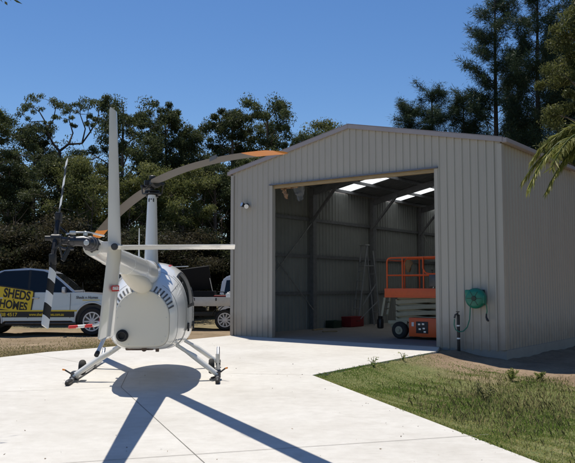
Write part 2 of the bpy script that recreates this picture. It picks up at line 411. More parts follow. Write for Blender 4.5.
for j in range(len(ys)-1):
    for i in range(nx-1): F.append((j*nx+i, j*nx+i+1, (j+1)*nx+i+1, (j+1)*nx+i))
me = bpy.data.meshes.new('ground'); me.from_pydata(V, [], F); me.materials.append(M['ground'])
a = me.attributes.new('grassy', 'FLOAT', 'POINT'); a.data.foreach_set('value', G)
me.polygons.foreach_set('use_smooth', [True]*len(F))
go = bpy.data.objects.new('ground', me); COL.objects.link(go); tag(go, kind='structure')

# concrete apron and drive
ed = [(-11.5, 11.3), (-8.6, 13.6), (-7.1, 14.7), (-5.99, 15.35), (-5.4, 16.6), (-4.54, 17.7), (-3.6, 19.1), (-2.65, 20.5)]
a0, a1 = P(-.02, -.006, 0), P(6.72, -.006, 0)
poly = [(-14, 0.5), (-14, 9.5)] + ed + [(a0.x, a0.y), (a1.x, a1.y), (3.36, 16.75), (tipx, tipy), (2.17, 6.19), (2.17+.354*4, 6.19-1.25*4), (4.5, 0.5)]
mb = MB(); t = bmesh.new()
f = t.faces.new([t.verts.new((x, y, 0)) for x, y in poly])
if f.normal.z == 0: f.normal_update()
ex = bmesh.ops.extrude_face_region(t, geom=[f])
bmesh.ops.translate(t, vec=(0, 0, -.12), verts=[v_ for v_ in ex['geom'] if isinstance(v_, bmesh.types.BMVert)])
mb._merge(t)
drive = mb.build('driveway', M['concrete'], smooth=False); tag(drive, kind='structure')
jt = MB()
def jline(x0, y0, x1, y1, w_=.008):
    d = Vector((x1-x0, y1-y0, 0)).normalized(); n = Vector((-d.y, d.x, 0))*w_/2; z = Vector((0, 0, .004))
    a_, b_ = Vector((x0, y0, 0)), Vector((x1, y1, 0)); jt.quad(a_+n+z, a_-n+z, b_-n+z, b_+n+z)
jline(-2.76, 12.87, -2.45, 10.94); jline(-2.45, 10.93, .9, 2.1); jline(-7.5, 4.6, 2.02, 7.5, .008); jline(-2.77, 12.88, tipx-.01, tipy+.01, .007)
jline(-5.6, 16.2, -2.78, 12.89, .007); jline(-2.44, 10.93, -11, 8.4, .006)
jt.build('joint', M['joint'], drive, smooth=False)

# ------------------------------------------------------------------ shed
shed = thing('shed', 'large beige ribbed steel shed with a gable front and wide open doorway', 'shed', P(0, 0, 0), math.atan2(FD.y, FD.x))
# local frame: x along front, y into shed, z up
def top_z(t): return EAVE + (RIDGE-EAVE)*(1-abs(t-WID/2)/(WID/2))
O0, O1, OH = 1.565, 6.66, 4.37
def rib_prof(t0, t1, pitch=.2, rise=.026, extra=()):
    pts = []; k = t0
    base = [(0, 0), (.13, 0), (.148, 1), (.182, 1), (.2, 0)]
    n = int(math.ceil((t1-t0)/pitch))
    for i in range(n):
        for q, o in base[:-1]: pts.append((t0+i*pitch+q, o*rise))
    pts.append((t0+n*pitch, 0))
    def off(t):
        for (a_, oa), (b_, ob) in zip(pts, pts[1:]):
            if a_ <= t <= b_: return oa+(ob-oa)*(t-a_)/max(1e-6, b_-a_)
        return 0
    tt = sorted(set([p for p, _ in pts if t0 <= p <= t1]+[t0, t1]+list(extra)))
    return [(t, off(t)) for t in tt]
mb = MB(); ln = MB()
for (t0, o0), (t1, o1) in zip(*(lambda q: (q, q[1:]))(rib_prof(0, WID, extra=(O0, O1, WID/2)))):
    zb = OH if (t0 >= O0-1e-6 and t1 <= O1+1e-6) else -.02
    mb.quad((t0, -o0, zb), (t1, -o1, zb), (t1, -o1, top_z(t1)), (t0, -o0, top_z(t0)))
    ln.quad((t0, .012-o0, zb), (t1, .012-o1, zb), (t1, .012-o1, top_z(t1)-.02), (t0, .012-o0, top_z(t0)-.02))
mb.build('front_wall', M['clad'], shed, smooth=False, recalc=False)
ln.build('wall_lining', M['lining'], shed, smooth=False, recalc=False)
for x, sg, nm in ((0, -1, 'side_wall'), (WID, 1, 'side_wall')):
    mb = MB(); ln = MB(); q = rib_prof(0, DEP)
    for (s0, o0), (s1, o1) in zip(q, q[1:]):
        mb.quad((x+sg*o0, s0, -.02), (x+sg*o1, s1, -.02), (x+sg*o1, s1, EAVE), (x+sg*o0, s0, EAVE))
        ln.quad((x+sg*(o0-.012), s0, -.02), (x+sg*(o1-.012), s1, -.02), (x+sg*(o1-.012), s1, EAVE-.02), (x+sg*(o0-.012), s0, EAVE-.02))
    mb.build('side_wall', M['clad'], shed, smooth=False, recalc=False)
    ln.build('wall_lining', M['lining'], shed, smooth=False, recalc=False)
mb = MB(); ln = MB(); q = rib_prof(0, WID, extra=(WID/2,))
for (t0, o0), (t1, o1) in zip(q, q[1:]):
    mb.quad((t0, DEP+o0, -.02), (t1, DEP+o1, -.02), (t1, DEP+o1, top_z(t1)), (t0, DEP+o0, top_z(t0)))
    ln.quad((t0, DEP+o0-.012, -.02), (t1, DEP+o1-.012, -.02), (t1, DEP+o1-.012, top_z(t1)-.02), (t0, DEP+o0-.012, top_z(t0)-.02))
mb.build('back_wall', M['clad'], shed, smooth=False, recalc=False)
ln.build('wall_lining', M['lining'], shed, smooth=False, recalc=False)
# roof with translucent strips
SK = [(5.45, 6.35), (9.2, 10.1), (12.9, 13.8)]
q = rib_prof(-.03, DEP+.06, extra=[v_ for p in SK for v_ in p])
mb = MB(); ln = MB()
for (s0, o0), (s1, o1) in zip(q, q[1:]):
    if any(a_-1e-6 <= s0 and s1 <= b_+1e-6 for a_, b_ in SK): continue
    for xa, xb in ((-.06, WID/2), (WID/2, WID+.06)):
        mb.quad((xa, s0, top_z(xa)+.05+o0), (xb, s0, top_z(xb)+.05+o0), (xb, s1, top_z(xb)+.05+o1), (xa, s1, top_z(xa)+.05+o1))
        ln.quad((xa, s0, top_z(xa)+.035+o0), (xb, s0, top_z(xb)+.035+o0), (xb, s1, top_z(xb)+.035+o1), (xa, s1, top_z(xa)+.035+o1))
mb.build('roof', M['clad'], shed, smooth=False, recalc=False)
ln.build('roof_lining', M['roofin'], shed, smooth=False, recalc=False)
for a_, b_ in SK:
    for xa, xb in ((-.04, WID/2-.005), (WID/2+.005, WID+.04)):
        mb = MB(); qs = [p for p in q if a_-1e-6 <= p[0] <= b_+1e-6]
        for (s0, o0), (s1, o1) in zip(qs, qs[1:]):
            mb.quad((xa, s0, top_z(xa)+.045+o0), (xb, s0, top_z(xb)+.045+o0), (xb, s1, top_z(xb)+.045+o1), (xa, s1, top_z(xa)+.045+o1))
        mb.build('skylight', M['skylight'], shed, smooth=False, recalc=False)
# trims
for xa, xb in ((-.07, WID/2), (WID/2, WID+.07)):
    mb = MB(); sl_ = (top_z(xb)-top_z(xa))
    za, zb = top_z(xa), top_z(xb)
    mb.prism([(xa, za-.03), (xb, zb-.03), (xb, zb+.085), (xa, za+.085)], -.075, -.03, .006)
    mb.prism([(xa, za+.088), (xb, zb+.088), (xb, zb+.098), (xa, za+.098)], -.075, .12, .002)
    mb.build('barge_capping', M['trim'], shed)
mb = MB()
mb.bar((WID+.11, -.06, EAVE+.0), (WID+.11, DEP+.05, EAVE+.0), .13, .11, .012); mb.build('gutter', M['trim'], shed)
mb = MB(); mb.bar((-.11, -.06, EAVE+.0), (-.11, DEP+.05, EAVE+.0), .13, .11, .012); mb.build('gutter', M['trim'], shed)
for x, sg in ((-.018, 1), (WID+.018, -1)):   # corner flashings
    mb = MB(); mb.box((x+sg*.04, -.033, 2.4), (.115, .008, 4.78)); mb.box((x-sg*.018, .03, 2.4), (.008, .115, 4.78)); mb.build('corner_flashing', M['clad'], shed, smooth=False)
mb = MB()
mb.box((O0-.004, .03, OH/2), (.012, .14, OH-.02)); mb.box((O0-.05, -.033, OH/2), (.09, .008, OH-.02)); mb.build('door_jamb', M['clad'], shed, smooth=False)
mb = MB()
mb.box((O1+.004, .03, OH/2), (.012, .14, OH-.02)); mb.box((O1+.05, -.033, OH/2), (.09, .008, OH-.02)); mb.build('door_jamb', M['clad'], shed, smooth=False)
mb = MB(); mb.box(((O0+O1)/2, -.055, OH+.012), (O1-O0+.2, .05, .035), .004)
for i in range(25): mb.box((O0-.05+i*(O1-O0+.1)/24, -.083, OH+.012), (.03, .008, .03))
mb.build('head_flashing', mat('flashing_blue_grey', (.15, .16, .20), .4, metal=.3), shed)
mb = MB(); mb.box(((O0+O1)/2, .056, OH-.032), (O1-O0-.02, .08, .125), .004); mb.build('lintel', M['timber'], shed)
# steel frame inside
for s in (.25, 4.0, 8.0, 12.0, 15.75):
    for x, sg in ((.14, 1), (WID-.14, -1)):
        mb = MB()
        mb.prism([(x-.076, s-.1), (x+.076, s-.1), (x+.076, s+.1), (x+.064, s+.1), (x+.064, s-.088), (x-.064, s-.088), (x-.064, s+.1), (x-.076, s+.1)], 0.01, EAVE-.05, 0, lambda a, b, c: (a, c, b))
        mb.build('column', M['steel'], shed, smooth=False)
        mb = MB(); mb.bar((x+sg*.02, s-.16, 3.62), (x+sg*1.17, s-.16, top_z(1.2)-.22), .09, .07); mb.build('knee_brace', M['steel'], shed, smooth=False)
    for xa, xb in ((.1, WID/2), (WID/2, WID-.1)):
        mb = MB(); mb.bar((xa, s, top_z(xa)-.2), (xb, s, top_z(xb)-.2), .09, .22); mb.build('rafter', M['steel'], shed, smooth=False)
for x, sg in ((.05, 1), (WID-.05, -1)):
    for z in (1.22, 2.47, 3.73):
        mb = MB(); mb.box((x, DEP/2, z), (.07, DEP-.3, .09)); mb.box((x+sg*.035, DEP/2, z+.045), (.012, DEP-.3, .03)); mb.build('girt', M['steel'], shed, smooth=False)
for z in (1.22, 2.47, 3.73):
    mb = MB(); mb.box((WID/2, DEP-.06, z), (WID-.3, .07, .09)); mb.build('girt', M['steel'], shed, smooth=False)
for t_ in (.25, 1.15, 2.1, 3.05, 4.0, 4.34, 5.3, 6.25, 7.2, 8.1):
    mb = MB(); mb.box((t_, DEP/2, top_z(t_)-.03), (.06, DEP-.2, .1)); mb.build('purlin', M['steel'], shed, smooth=False)
for a_, b_ in (((.16, .2, .5), (.16, 4, 3.7)), ((.20, .2, 3.67), (.20, 4, .6)), ((.16, 12.1, .5), (.16, 15.6, 3.7)), ((.20, 12.1, 3.67), (.20, 15.6, .6))):
    mb = MB(); mb.tube([a_, b_], .018, 6); mb.build('wall_brace', M['alu'], shed)
# slab
mb = MB()
mb.box((WID/2, DEP/2, -.198), (WID+.09, DEP+.06-.03, .4))
sb = mb.build('shed_floor', M['slab'], None, smooth=False); sb.location = shed.location + SD*.012; sb.rotation_euler = shed.rotation_euler; tag(sb, kind='structure')
RZ = math.atan2(FD.y, FD.x)

# ---- things on the shed
t = thing('security_light', 'small black twin-head security light with white face high on the shed front wall', 'light', P(.63, -.03, 3.85), RZ)
mb = MB(); mb.disc((0, -.02, 0), (0, 1, 0), .06, .03, 16, .006); mb.build('mount', M['black'], t)
mb = MB(); mb.lathe((-.07, -.1, .0), (-.35, -1, .35), [(.03, -.07), (.055, -.02), (.07, .07)], 16); mb.build('lamp_head', M['black'], t)
mb = MB(); mb.lathe((.07, -.12, -.03), (.5, -1, -.45), [(.03, -.07), (.065, -.02), (.075, .06)], 16); mb.build('lamp_head', M['black'], t)
mb = MB(); mb.disc(Vector((.07, -.12, -.03))+Vector((.5, -1, -.45)).normalized()*.062, (.5, -1, -.45), .068, .012, 16); mb.build('lens', M['white'], t)
mb = MB(); mb.disc(Vector((-.07, -.1, 0))+Vector((-.35, -1, .35)).normalized()*.072, (-.35, -1, .35), .062, .012, 16); mb.build('lens', M['clearlens'], t)

t = thing('hose_reel', 'round green hose reel mounted on the wall right of the doorway', 'hose reel', P(7.76, -.03, 1.19), RZ)
mb = MB(); mb.box((.0, -.02, .02), (.3, .03, .36), .01); mb.build('wall_bracket', M['dkgreen'], t)
mb = MB()
mb.lathe((-.02, -.15, 0), (0, 1, 0), [(.14, -.115), (.2, -.10), (.235, -.06), (.24, 0), (.235, .06), (.2, .1)], 32)
mb.box((-.19, -.15, .13), (.12, .2, .14), .03); mb.box((.17, -.15, -.02), (.1, .16, .2), .03)
mb.build('casing', M['green'], t)
mb = MB(); mb.disc((-.02, -.272, 0), (0, 1, 0), .06, .02, 20, .006)
for k in range(6):
    a_ = k*math.pi/3; mb.bar((-.02+.07*math.cos(a_), -.262, .07*math.sin(a_)), (-.02+.18*math.cos(a_), -.255, .18*math.sin(a_)), .018, .012)
mb.build('hub', M['dkgreen'], t)
mb = MB(); mb.tube([(.2, -.17, -.08), (.24, -.15, -.18), (.235, -.12, -.3), (.215, -.11, -.36)], .013, 8); mb.build('hose_tail', M['green'], t)
mb = MB(); mb.tube([(.215, -.11, -.35), (.21, -.11, -.43), (.235, -.12, -.49), (.27, -.13, -.52)], [.018, .024, .03, .02], 8); mb.build('nozzle', M['black'], t)
tp = thing('tap_post', 'black standpipe with garden tap standing against the wall below the hose reel', 'tap', P(7.28, -.14, -.08), RZ)
mb = MB(); mb.box((0, 0, .43), (.055, .055, .9), .006); mb.build('post', M['black'], tp)
for z in (.32, .62):
    mb = MB(); mb.box((0, 0, z), (.066, .066, .035), .004); mb.build('clip', M['white'], tp)
mb = MB(); mb.tube([(0, 0, .86), (0, -.06, .9), (-.03, -.1, .88), (-.05, -.11, .8)], .022, 8); mb.disc((0, -.03, .95), (0, 0, 1), .045, .02, 12, .004); mb.tube([(0, -.02, .88), (0, -.03, .95)], .014, 6); mb.build('tap', M['dkmetal'], tp)
mb = MB()
pts = [P(7.232, -.25, .70), P(7.225, -.26, .56), P(7.25, -.24, .45), P(7.33, -.22, .4), P(7.43, -.2, .42), P(7.52, -.18, .52), P(7.575, -.17, .7), P(7.59, -.17, .9), P(7.6, -.17, 1.02)]
hz = MB(); hz.tube(pts, .013, 8); ho = hz.build('garden_hose', M['green']); tag(ho, 'thin green hose looping from the wall reel down to the tap', 'hose')

# torn packaging hanging at the door head
t = thing('torn_wrapping', 'torn brown cardboard and clear plastic wrapping hanging from the door head corner', 'wrapping', P(2.1, .12, 4.3), RZ); rgs = bpy.data.objects['torn_wrapping']; rgs.scale = (.8, 1, .75)
def rag(pts_top, pts_bot, mtl, name, seed, n=8, mth=8, amp=.06):
    r_ = random.Random(seed); mb = MB(); g = []
    for j in range(mth):
        v_ = j/(mth-1); row = []
        for i in range(n):
            u = i/(n-1)
            a_ = Vector(pts_top[0]).lerp(Vector(pts_top[1]), u); b_ = Vector(pts_bot[0]).lerp(Vector(pts_bot[1]), u)
            p = a_.lerp(b_, v_) + Vector((r_.uniform(-1, 1)*amp*.5, r_.uniform(-1, 1)*amp, r_.uniform(-1, 1)*amp*.5*(v_ > .1)))
            row.append(p)
        g.append(row)
    mb.rings(g, cap=False, closed=False); return mb.build(name, mtl, t, smooth=True, angle=25, recalc=False)
rag([(-.38, -.02, .06), (.35, .02, .06)], [(-.32, 0, -.08), (.3, .03, -.05)], M['card'], 'cardboard', 1, 9, 5, .04)
rag([(-.42, -.02, .0), (-.2, .02, -.02)], [(-.24, 0, -.42), (-.12, .03, -.45)], M['card'], 'cardboard', 5, 5, 8, .04)
rag([(.05, -.02, .08), (.62, .02, .08)], [(.36, .05, -.58), (.5, .08, -.5)], M['film'], 'plastic_sheet', 3, 7, 8, .05)

# ---- scissor lift
L0 = P(4.2, 1.75, .003)
lift = thing('scissor_lift', 'orange and beige scissor lift parked inside the shed doorway', 'scissor lift', L0, RZ)
LL, LW = 2.45, 1.15     # local: x from 0 (left end) to LL, y from 0 (front) to LW
mb = MB()
for y in (.06, LW-.06):
    mb.tube([(.06, y, 1.2), (.06, y, 2.16), (.1, y, 2.24), (.16, y, 2.26), (LL-.1, y, 2.26)], .024, 8)
    mb.tube([(.06, y, 1.77), (LL-.1, y, 1.77)], .021, 8)
    for x in (.55, 1.2, 1.85, LL-.1): mb.tube([(x, y, 1.2), (x, y, 2.26)], .022, 8)
mb.tube([(.06, .06, 2.2), (.06, LW-.06, 2.2)], .022, 8); mb.tube([(.06, .06, 1.77), (.06, LW-.06, 1.77)], .021, 8)
mb.tube([(LL-.1, .06, 2.26), (LL-.1, LW-.06, 2.26)], .022, 8); mb.tube([(LL-.1, .06, 1.77), (LL-.1, LW-.06, 1.77)], .022, 8)
mb.tube([(1.2, .03, 2.26), (1.2, .03, 1.95), (1.28, .03, 1.83), (1.4, .03, 1.8), (2.0, .03, 1.8)], .022, 8)
mb.build('guard_rail', M['liftorange'], lift)
mb = MB(); mb.box((LL/2, LW/2, 1.17), (LL, LW, .05), .008)
mb.box((LL/2, .02, 1.29), (LL, .025, .22), .004); mb.box((LL/2, LW-.02, 1.29), (LL, .025, .22), .004); mb.box((.02, LW/2, 1.29), (.025, LW-.07, .22), .004); mb.build('platform', M['liftorange'], lift)
mb = MB(); mb.box((1.5, .1, 1.62), (.26, .14, .34), .02); mb.tube([(1.46, .1, 1.78), (1.44, .08, 1.88)], .014, 6); mb.disc((1.44, .08, 1.89), (0, 0, 1), .03, .04, 10, .01); mb.build('control_box', M['dkmetal'], lift)
for k in range(4):
    z0 = .5+k*.17
    mb = MB()
    mb.bar((.28, .16, z0), (LL-.25, .16, z0+.13), .05, .11, .008); mb.bar((.3, .24, z0+.13), (LL-.25, .24, z0), .05, .11, .008)
    mb.bar((.28, LW-.16, z0), (LL-.25, LW-.16, z0+.13), .05, .11, .008); mb.bar((.3, LW-.24, z0+.13), (LL-.25, LW-.24, z0), .05, .11, .008)
    for x in (.3, LL-.3): mb.tube([(x, .14, z0+.06), (x, LW-.14, z0+.06)], .03, 8)
    mb.build('scissor_arm', M['liftbeige'], lift)
mb = MB(); mb.tube([(.45, .5, .62), (1.7, .5, .74)], .05, 12); mb.tube([(1.6, .5, .73), (2.1, .5, .8)], .03, 10); mb.build('hydraulic_ram', M['black'], lift)
mb = MB(); mb.box((LL/2, LW/2, .37), (LL-.2, LW-.3, .14), .015); mb.box((.35, .16, .45), (.6, .12, .1), .01); mb.build('base_frame', M['liftbeige'], lift)
mb = MB(); mb.box((1.55, .14, .34), (1.6, .26, .52), .03); b0 = mb.build('battery_tray', M['liftorange'], lift)
mb = MB(); mb.box((1.16, .006, .34), (.36, .012, .32), .004); mb.build('control_recess', M['black'], b0)
mb = MB()
for i, (x, z) in enumerate(((1.08, .42), (1.2, .43), (1.1, .29), (1.22, .31), (1.25, .22))): mb.box((x, -.006, z), (.07, .016, .05), .004)
mb.build('valve_block', M['alu'], b0)
mb = MB(); mb.box((.88, .005, .42), (.07, .008, .11)); mb.build('sticker', M['white'], b0)
mb = MB(); mb.box((1.55, LW-.14, .34), (1.6, .26, .52), .03); mb.build('battery_tray', M['liftorange'], lift)
for x in (.44, 2.05):
    for y in (.1, LW-.1):
        mb = MB(); mb.lathe((x, y, .24), (0, 1, 0), [(.1, -.09), (.2, -.09), (.235, -.06), (.24, 0), (.235, .06), (.2, .09), (.1, .09)], 28)
        wh = mb.build('wheel', M['tyre'], lift)
        mb = MB(); mb.disc((x, y-.07 if y < .5 else y+.07, .24), (0, 1, 0), .12, .05, 20, .01); mb.disc((x, y-.1 if y < .5 else y+.1, .24), (0, 1, 0), .045, .03, 14, .006); mb.build('wheel_hub', M['liftbeige'], wh)
mb = MB(); mb.tube([(.44, .15, .26), (.44, LW-.15, .26)], .05, 10); mb.build('axle', M['dkmetal'], lift)
mb = MB(); mb.bar((.02, .0, 1.14), (-.08, -.01, .62), .04, .07, .006); mb.bar((.02, .3, 1.14), (-.08, .3, .62), .04, .07, .006)
for k in (0.25, .6, .95): mb.tube([(.02-.1*k, 0, 1.14-.52*k), (.02-.1*k, .3, 1.14-.52*k)], .014, 6)
mb.build('access_ladder', M['liftbeige'], lift)
# jacket/glove hanging on rail
mb = MB()
g = []
for j in range(8):
    z = 2.2-j*.05; wd = [.06, .10, .12, .11, .09, .08, .06, .03][j]
    g.append([(.72+wd*math.cos(a_)*(1+.2*math.sin(3*a_+j)), .1+.04*math.sin(a_), z) for a_ in [k*2*math.pi/10 for k in range(10)]])
mb.rings(g); jo = mb.build('rag', mat('tan_cloth', (.20, .12, .055), .9, var=.3), None)
jo.location = L0; jo.rotation_euler = (0, 0, RZ); tag(jo, 'tan rag hung over the top rail of the scissor lift', 'rag')

# ---- step ladder
def on(px, Y): return Vector(((px-287.5)/734*Y, Y, .003))
ba = Vector((2.72, 27.0, .003))
lad = thing('step_ladder', 'tall grey platform step ladder standing against the far shed wall', 'ladder', ba, R(18))
for y in (-.25, .25):
    mb = MB(); mb.bar((-.28, y, 0), (.12, y, 2.95), .055, .035, .004); mb.build('front_rail', M['ladder'], lad)
for y in (-.28, .28):
    mb = MB(); mb.bar((.62, y, 0), (.34, y, 2.75), .05, .03, .004); mb.build('rear_rail', M['ladder'], lad)
for a_, b_ in (((-.1, -.3, .75), (.48, -.3, 1.6)), ((-.22, -.3, .25), (.55, -.3, .95)), ((.57, -.28, .5), (.57, .28, .5)), ((.43, -.28, 1.9), (.43, .28, 1.9))):
    mb = MB(); mb.bar(a_, b_, .03, .03); mb.build('stay', M['ladder'], lad)
for k in range(7):
    f_ = .1+k*.115; mb = MB(); mb.box((-.28+.4*f_, 0, 2.95*f_), (.09, .48, .025), .004); mb.build('step', M['ladder'], lad)
mb = MB(); mb.box((.2, 0, 2.2), (.4, .5, .03), .005); mb.build('platform', M['ladder'], lad)
mb = MB(); mb.box((.14, 0, 2.95), (.18, .54, .05), .006); mb.build('top_cap', M['alu'], lad)
# boxes on shed floor
t = thing('tool_chest', 'low red tool chest on the shed floor under the step ladder', 'tool chest', (2.35, 26.6, .003), R(52)); bpy.data.objects['tool_chest'].scale = (.85, .9, .85)
mb = MB(); mb.box((0, 0, .19), (1.0, .45, .36), .02); mb.build('body', M['dkred'], t)
mb = MB(); mb.box((0, 0, .40), (1.02, .47, .07), .02); mb.build('lid', M['dkred'], t)
mb = MB(); mb.tube([(-.12, -.25, .25), (-.12, -.29, .25), (.12, -.29, .25), (.12, -.25, .25)], .012, 6); mb.build('handle', M['black'], t)
t = thing('plastic_crate', 'dark green crate on the shed floor left of the red chest', 'crate', (1.62, 25.9, .003), R(52))
mb = MB()
for sx in (-1, 1): mb.box((sx*.24, 0, .13), (.02, .34, .25), .004); 
for sy in (-1, 1): mb.box((0, sy*.16, .13), (.46, .02, .25), .004)
mb.box((0, 0, .015), (.5, .36, .03), .004); mb.box((0, -.175, .235), (.5, .015, .03), .003); mb.build('body', M['dkgreen'], t)
t = gasb = thing('gas_bottle', 'dark gas bottle on the shed floor beside the scissor lift', 'gas bottle', (3.22, 25.6, .003), 0); gasb.scale = (.75, .75, .75)
mb = MB(); mb.lathe((0, 0, 0), (0, 0, 1), [(.1, 0), (.15, .03), (.155, .1), (.155, .36), (.13, .43), (.05, .47), (.05, .52)], 20); mb.build('body', M['dkmetal'], t)
mb = MB(); mb.lathe((0, 0, .44), (0, 0, 1), [(.11, 0), (.11, .12)], 16, cap=False); mb.build('collar', M['black'], t)
# small timber offcuts on floor
for i, (x, y, l_, a_) in enumerate(((1.35, 23.6, .5, .4), (1.0, 24.6, .7, 1.1))):
    mb = MB(); mb.box((0, 0, .02), (l_, .09, .04), .004); o = mb.build('timber_offcut', M['timber']); o.location = (x, y, .003); o.rotation_euler = (0, 0, a_)
    tag(o, ['short timber offcut lying on the shed floor nearest the left door jamb', 'longer timber offcut lying further inside on the shed floor'][i], 'timber')

# ------------------------------------------------------------------ helicopter (local: +y nose, +x right, origin on the ground under the mast)
heli = thing('helicopter', 'white helicopter parked on the concrete with its tail towards the viewer', 'helicopter', (-2.17, 11.7, 0), R(5.2))
ST = np.array([  # y, halfwidth, zbottom, ztop, zmid, exponent top, exponent bottom
    (-1.22, .368, .635, 1.42, 1.04, 2.05, 3.8),
    (-1.10, .44, .585, 1.50, 1.05, 2.15, 3.8),
    (-0.85, .52, .55, 1.60, 1.07, 2.25, 3.6),
    (-0.50, .575, .52, 1.72, 1.08, 2.35, 3.4),
    (-0.10, .615, .49, 1.83, 1.09, 2.4, 3.3),
    (0.40, .635, .47, 1.87, 1.08, 2.5, 3.3),
    (1.00, .64, .46, 1.84, 1.06, 2.5, 3.2),
    (1.50, .615, .46, 1.70, 1.02, 2.4, 2.7),
    (2.00, .52, .48, 1.42, .92, 2.2, 2.4),
    (2.35, .37, .54, 1.13, .82, 2.1, 2.2),
    (2.55, .20, .62, .94, .77, 2.0, 2.0),
    (2.62, .06, .70, .82, .76, 2.0, 2.0)])
def st_at(y):
    ys_ = ST[:, 0]; i = int(np.clip(np.searchsorted(ys_, y)-1, 0, len(ys_)-2))
    t_ = (y-ys_[i])/(ys_[i+1]-ys_[i]); p = ST[:, 1:]
    p0, p1, p2, p3 = p[max(i-1, 0)], p[i], p[i+1], p[min(i+2, len(p)-1)]
    h0, h = ys_[i]-ys_[max(i-1, 0)], ys_[i+1]-ys_[i]; h2 = ys_[min(i+2, len(ys_)-1)]-ys_[i+1]
    m0 = (p2-p0)/(h0+h) if h0 > 0 else (p2-p1)/h
    m1 = (p3-p1)/(h2+h) if h2 > 0 else (p2-p1)/h
    t2, t3 = t_*t_, t_**3
    return (2*t3-3*t2+1)*p1+(t3-2*t2+t_)*m0*h+(-2*t3+3*t2)*p2+(t3-t2)*m1*h
def body_pt(y, a, out=0.0):
    hw, zb, zt, zm, nt_, nb_ = st_at(y)
    c, s = math.cos(a), math.sin(a); n = nt_ if s >= 0 else nb_
    hz_ = (zt-zm) if s >= 0 else (zm-zb)
    return Vector(((hw+out)*math.copysign(abs(c)**(2/n), c), y, zm+(hz_+out)*math.copysign(abs(s)**(2/n), s)))
def body_patch(name, ys_, as_, out, mtl, parent, ny=10, na=10, thick=.0):
    mb = MB()
    mb.rings([[body_pt(ys_[0]+(ys_[1]-ys_[0])*i/ny, as_(i/ny, j/na) if callable(as_) else as_[0]+(as_[1]-as_[0])*j/na, out) for j in range(na+1)] for i in range(ny+1)], cap=False, closed=False)
    return mb.build(name, mtl, parent, angle=60)
mb = MB()
mb.rings([[body_pt(y, 2*math.pi*k/56) for k in range(56)] for y in list(np.linspace(-1.22, 2.62, 48))])
mb.build('fuselage', M['heli'], heli, angle=50)
# rear cowling panel (rounded D)
def dsec(sc_, y):
    hw, zb, zt, zm, a_, b_ = st_at(-1.22); out = []
    for k in range(56):
        an = 2*math.pi*k/56; c, s = math.cos(an), math.sin(an); n = a_ if s >= 0 else b_+1.0
        w_ = hw*(1.0 if s >= 0 else 1.0-.0*s); zz = (zt-zm) if s >= 0 else (zm-zb)
        out.append(Vector((w_*sc_*math.copysign(abs(c)**(2/n), c), y, zm+zz*sc_*math.copysign(abs(s)**(2/n), s))))
    return out
mb = MB(); mb.rings([dsec(1.03, -1.20), dsec(1.03, -1.25), dsec(1.02, -1.264), dsec(1.0, -1.272), dsec(.96, -1.277), dsec(.5, -1.281), dsec(.02, -1.282)])
mb.build('engine_cowling_panel', M['cream'], heli, angle=50)
for k in range(0, 56, 4):
    p = dsec(.93, -1.2795)[k]; mb = MB(); mb.disc(p, (0, 1, 0), .0075, .006, 8); mb.build('panel_screw', M['alu'], heli)
pq = dsec(1.032, -1.232); pq = pq+[pq[0]]
mb = MB(); mb.tube(pq, .0045, 5); mb.build('panel_seam', M['seam'], heli)
# louvres on the cowling shoulders
for sg in (1, -1):
    for i in range(7):
        a_ = 16+i*8.2
        body_patch('louvre', (-1.205, -1.085), (R(a_), R(a_+3.4)) if sg > 0 else (R(180-a_), R(180-a_-3.4)), .005, M['slot'], heli, 8, 3)
# panel seams and latches on the cowling
def seam(pts, name='panel_seam', r=.0035):
    mb = MB(); mb.tube(pts, r, 5); return mb.build(name, M['seam'], heli)
seam([body_pt(-.98, R(a_), .0) for a_ in range(-60, 62, 4)]); seam([body_pt(-.98, R(180-a_), .0) for a_ in range(-60, 62, 4)])
seam([body_pt(-.50, R(a_), .0) for a_ in range(-70, 251, 5)])
seam([body_pt(-.98+.48*i/10, R(-34), .0) for i in range(11)]); seam([body_pt(-.98+.48*i/10, R(214), .0) for i in range(11)])
seam([body_pt(-.98+.48*i/10, R(40), .0) for i in range(11)])
for y_, a_ in ((-.74, -34), (-.9, -34), (-.6, -34), (-.74, 40), (-.62, 40)):
    mb = MB(); mb.disc(body_pt(y_, R(a_), .002), body_pt(y_, R(a_), .1)-body_pt(y_, R(a_), 0), .014, .008, 10); mb.build('latch', M['alu'], heli)
# doors, windows
for sg in (1, -1):
    def ang(a0, a1):
        return (R(a0), R(a1)) if sg > 0 else (R(180-a0), R(180-a1))
    for (y0, y1) in ((-.42, .42), (.50, 1.38)):
        dr = body_patch('door', (y0, y1), ang(-48, 55), .004, M['heli'], heli, 14, 20)
        body_patch('window', (y0+.1, y1-.07), ang(6, 46), .010, M['glass'], dr, 10, 10)
        body_patch('window_seal', (y0+.075, y1-.045), ang(3, 49), .007, M['black'], dr, 10, 10)
        h0 = body_pt(y0+.12, R(-12) if sg > 0 else R(192), .02)
        mb = MB(); mb.box(h0, (.03, .10, .13), .008); mb.build('door_handle', M['black'], dr)
for sg in (1, -1):
    body_patch('windscreen', (1.42, 2.3), (lambda u, v_, sg=sg: (R(8+80*v_+18*u*(1-v_)) if sg > 0 else R(180-(8+80*v_+18*u*(1-v_))))), .006, M['glass'], heli, 12, 12)
# red registration marks on the roof edge, as thin stripes
mb = MB()
for i in range(2):
    y = .0+i*.22; mb.quad(body_pt(y, R(66), .005), body_pt(y+.15, R(66), .005), body_pt(y+.15, R(69), .005), body_pt(y, R(69), .005))
mb.build('red_marking', M['red'], heli, smooth=False)
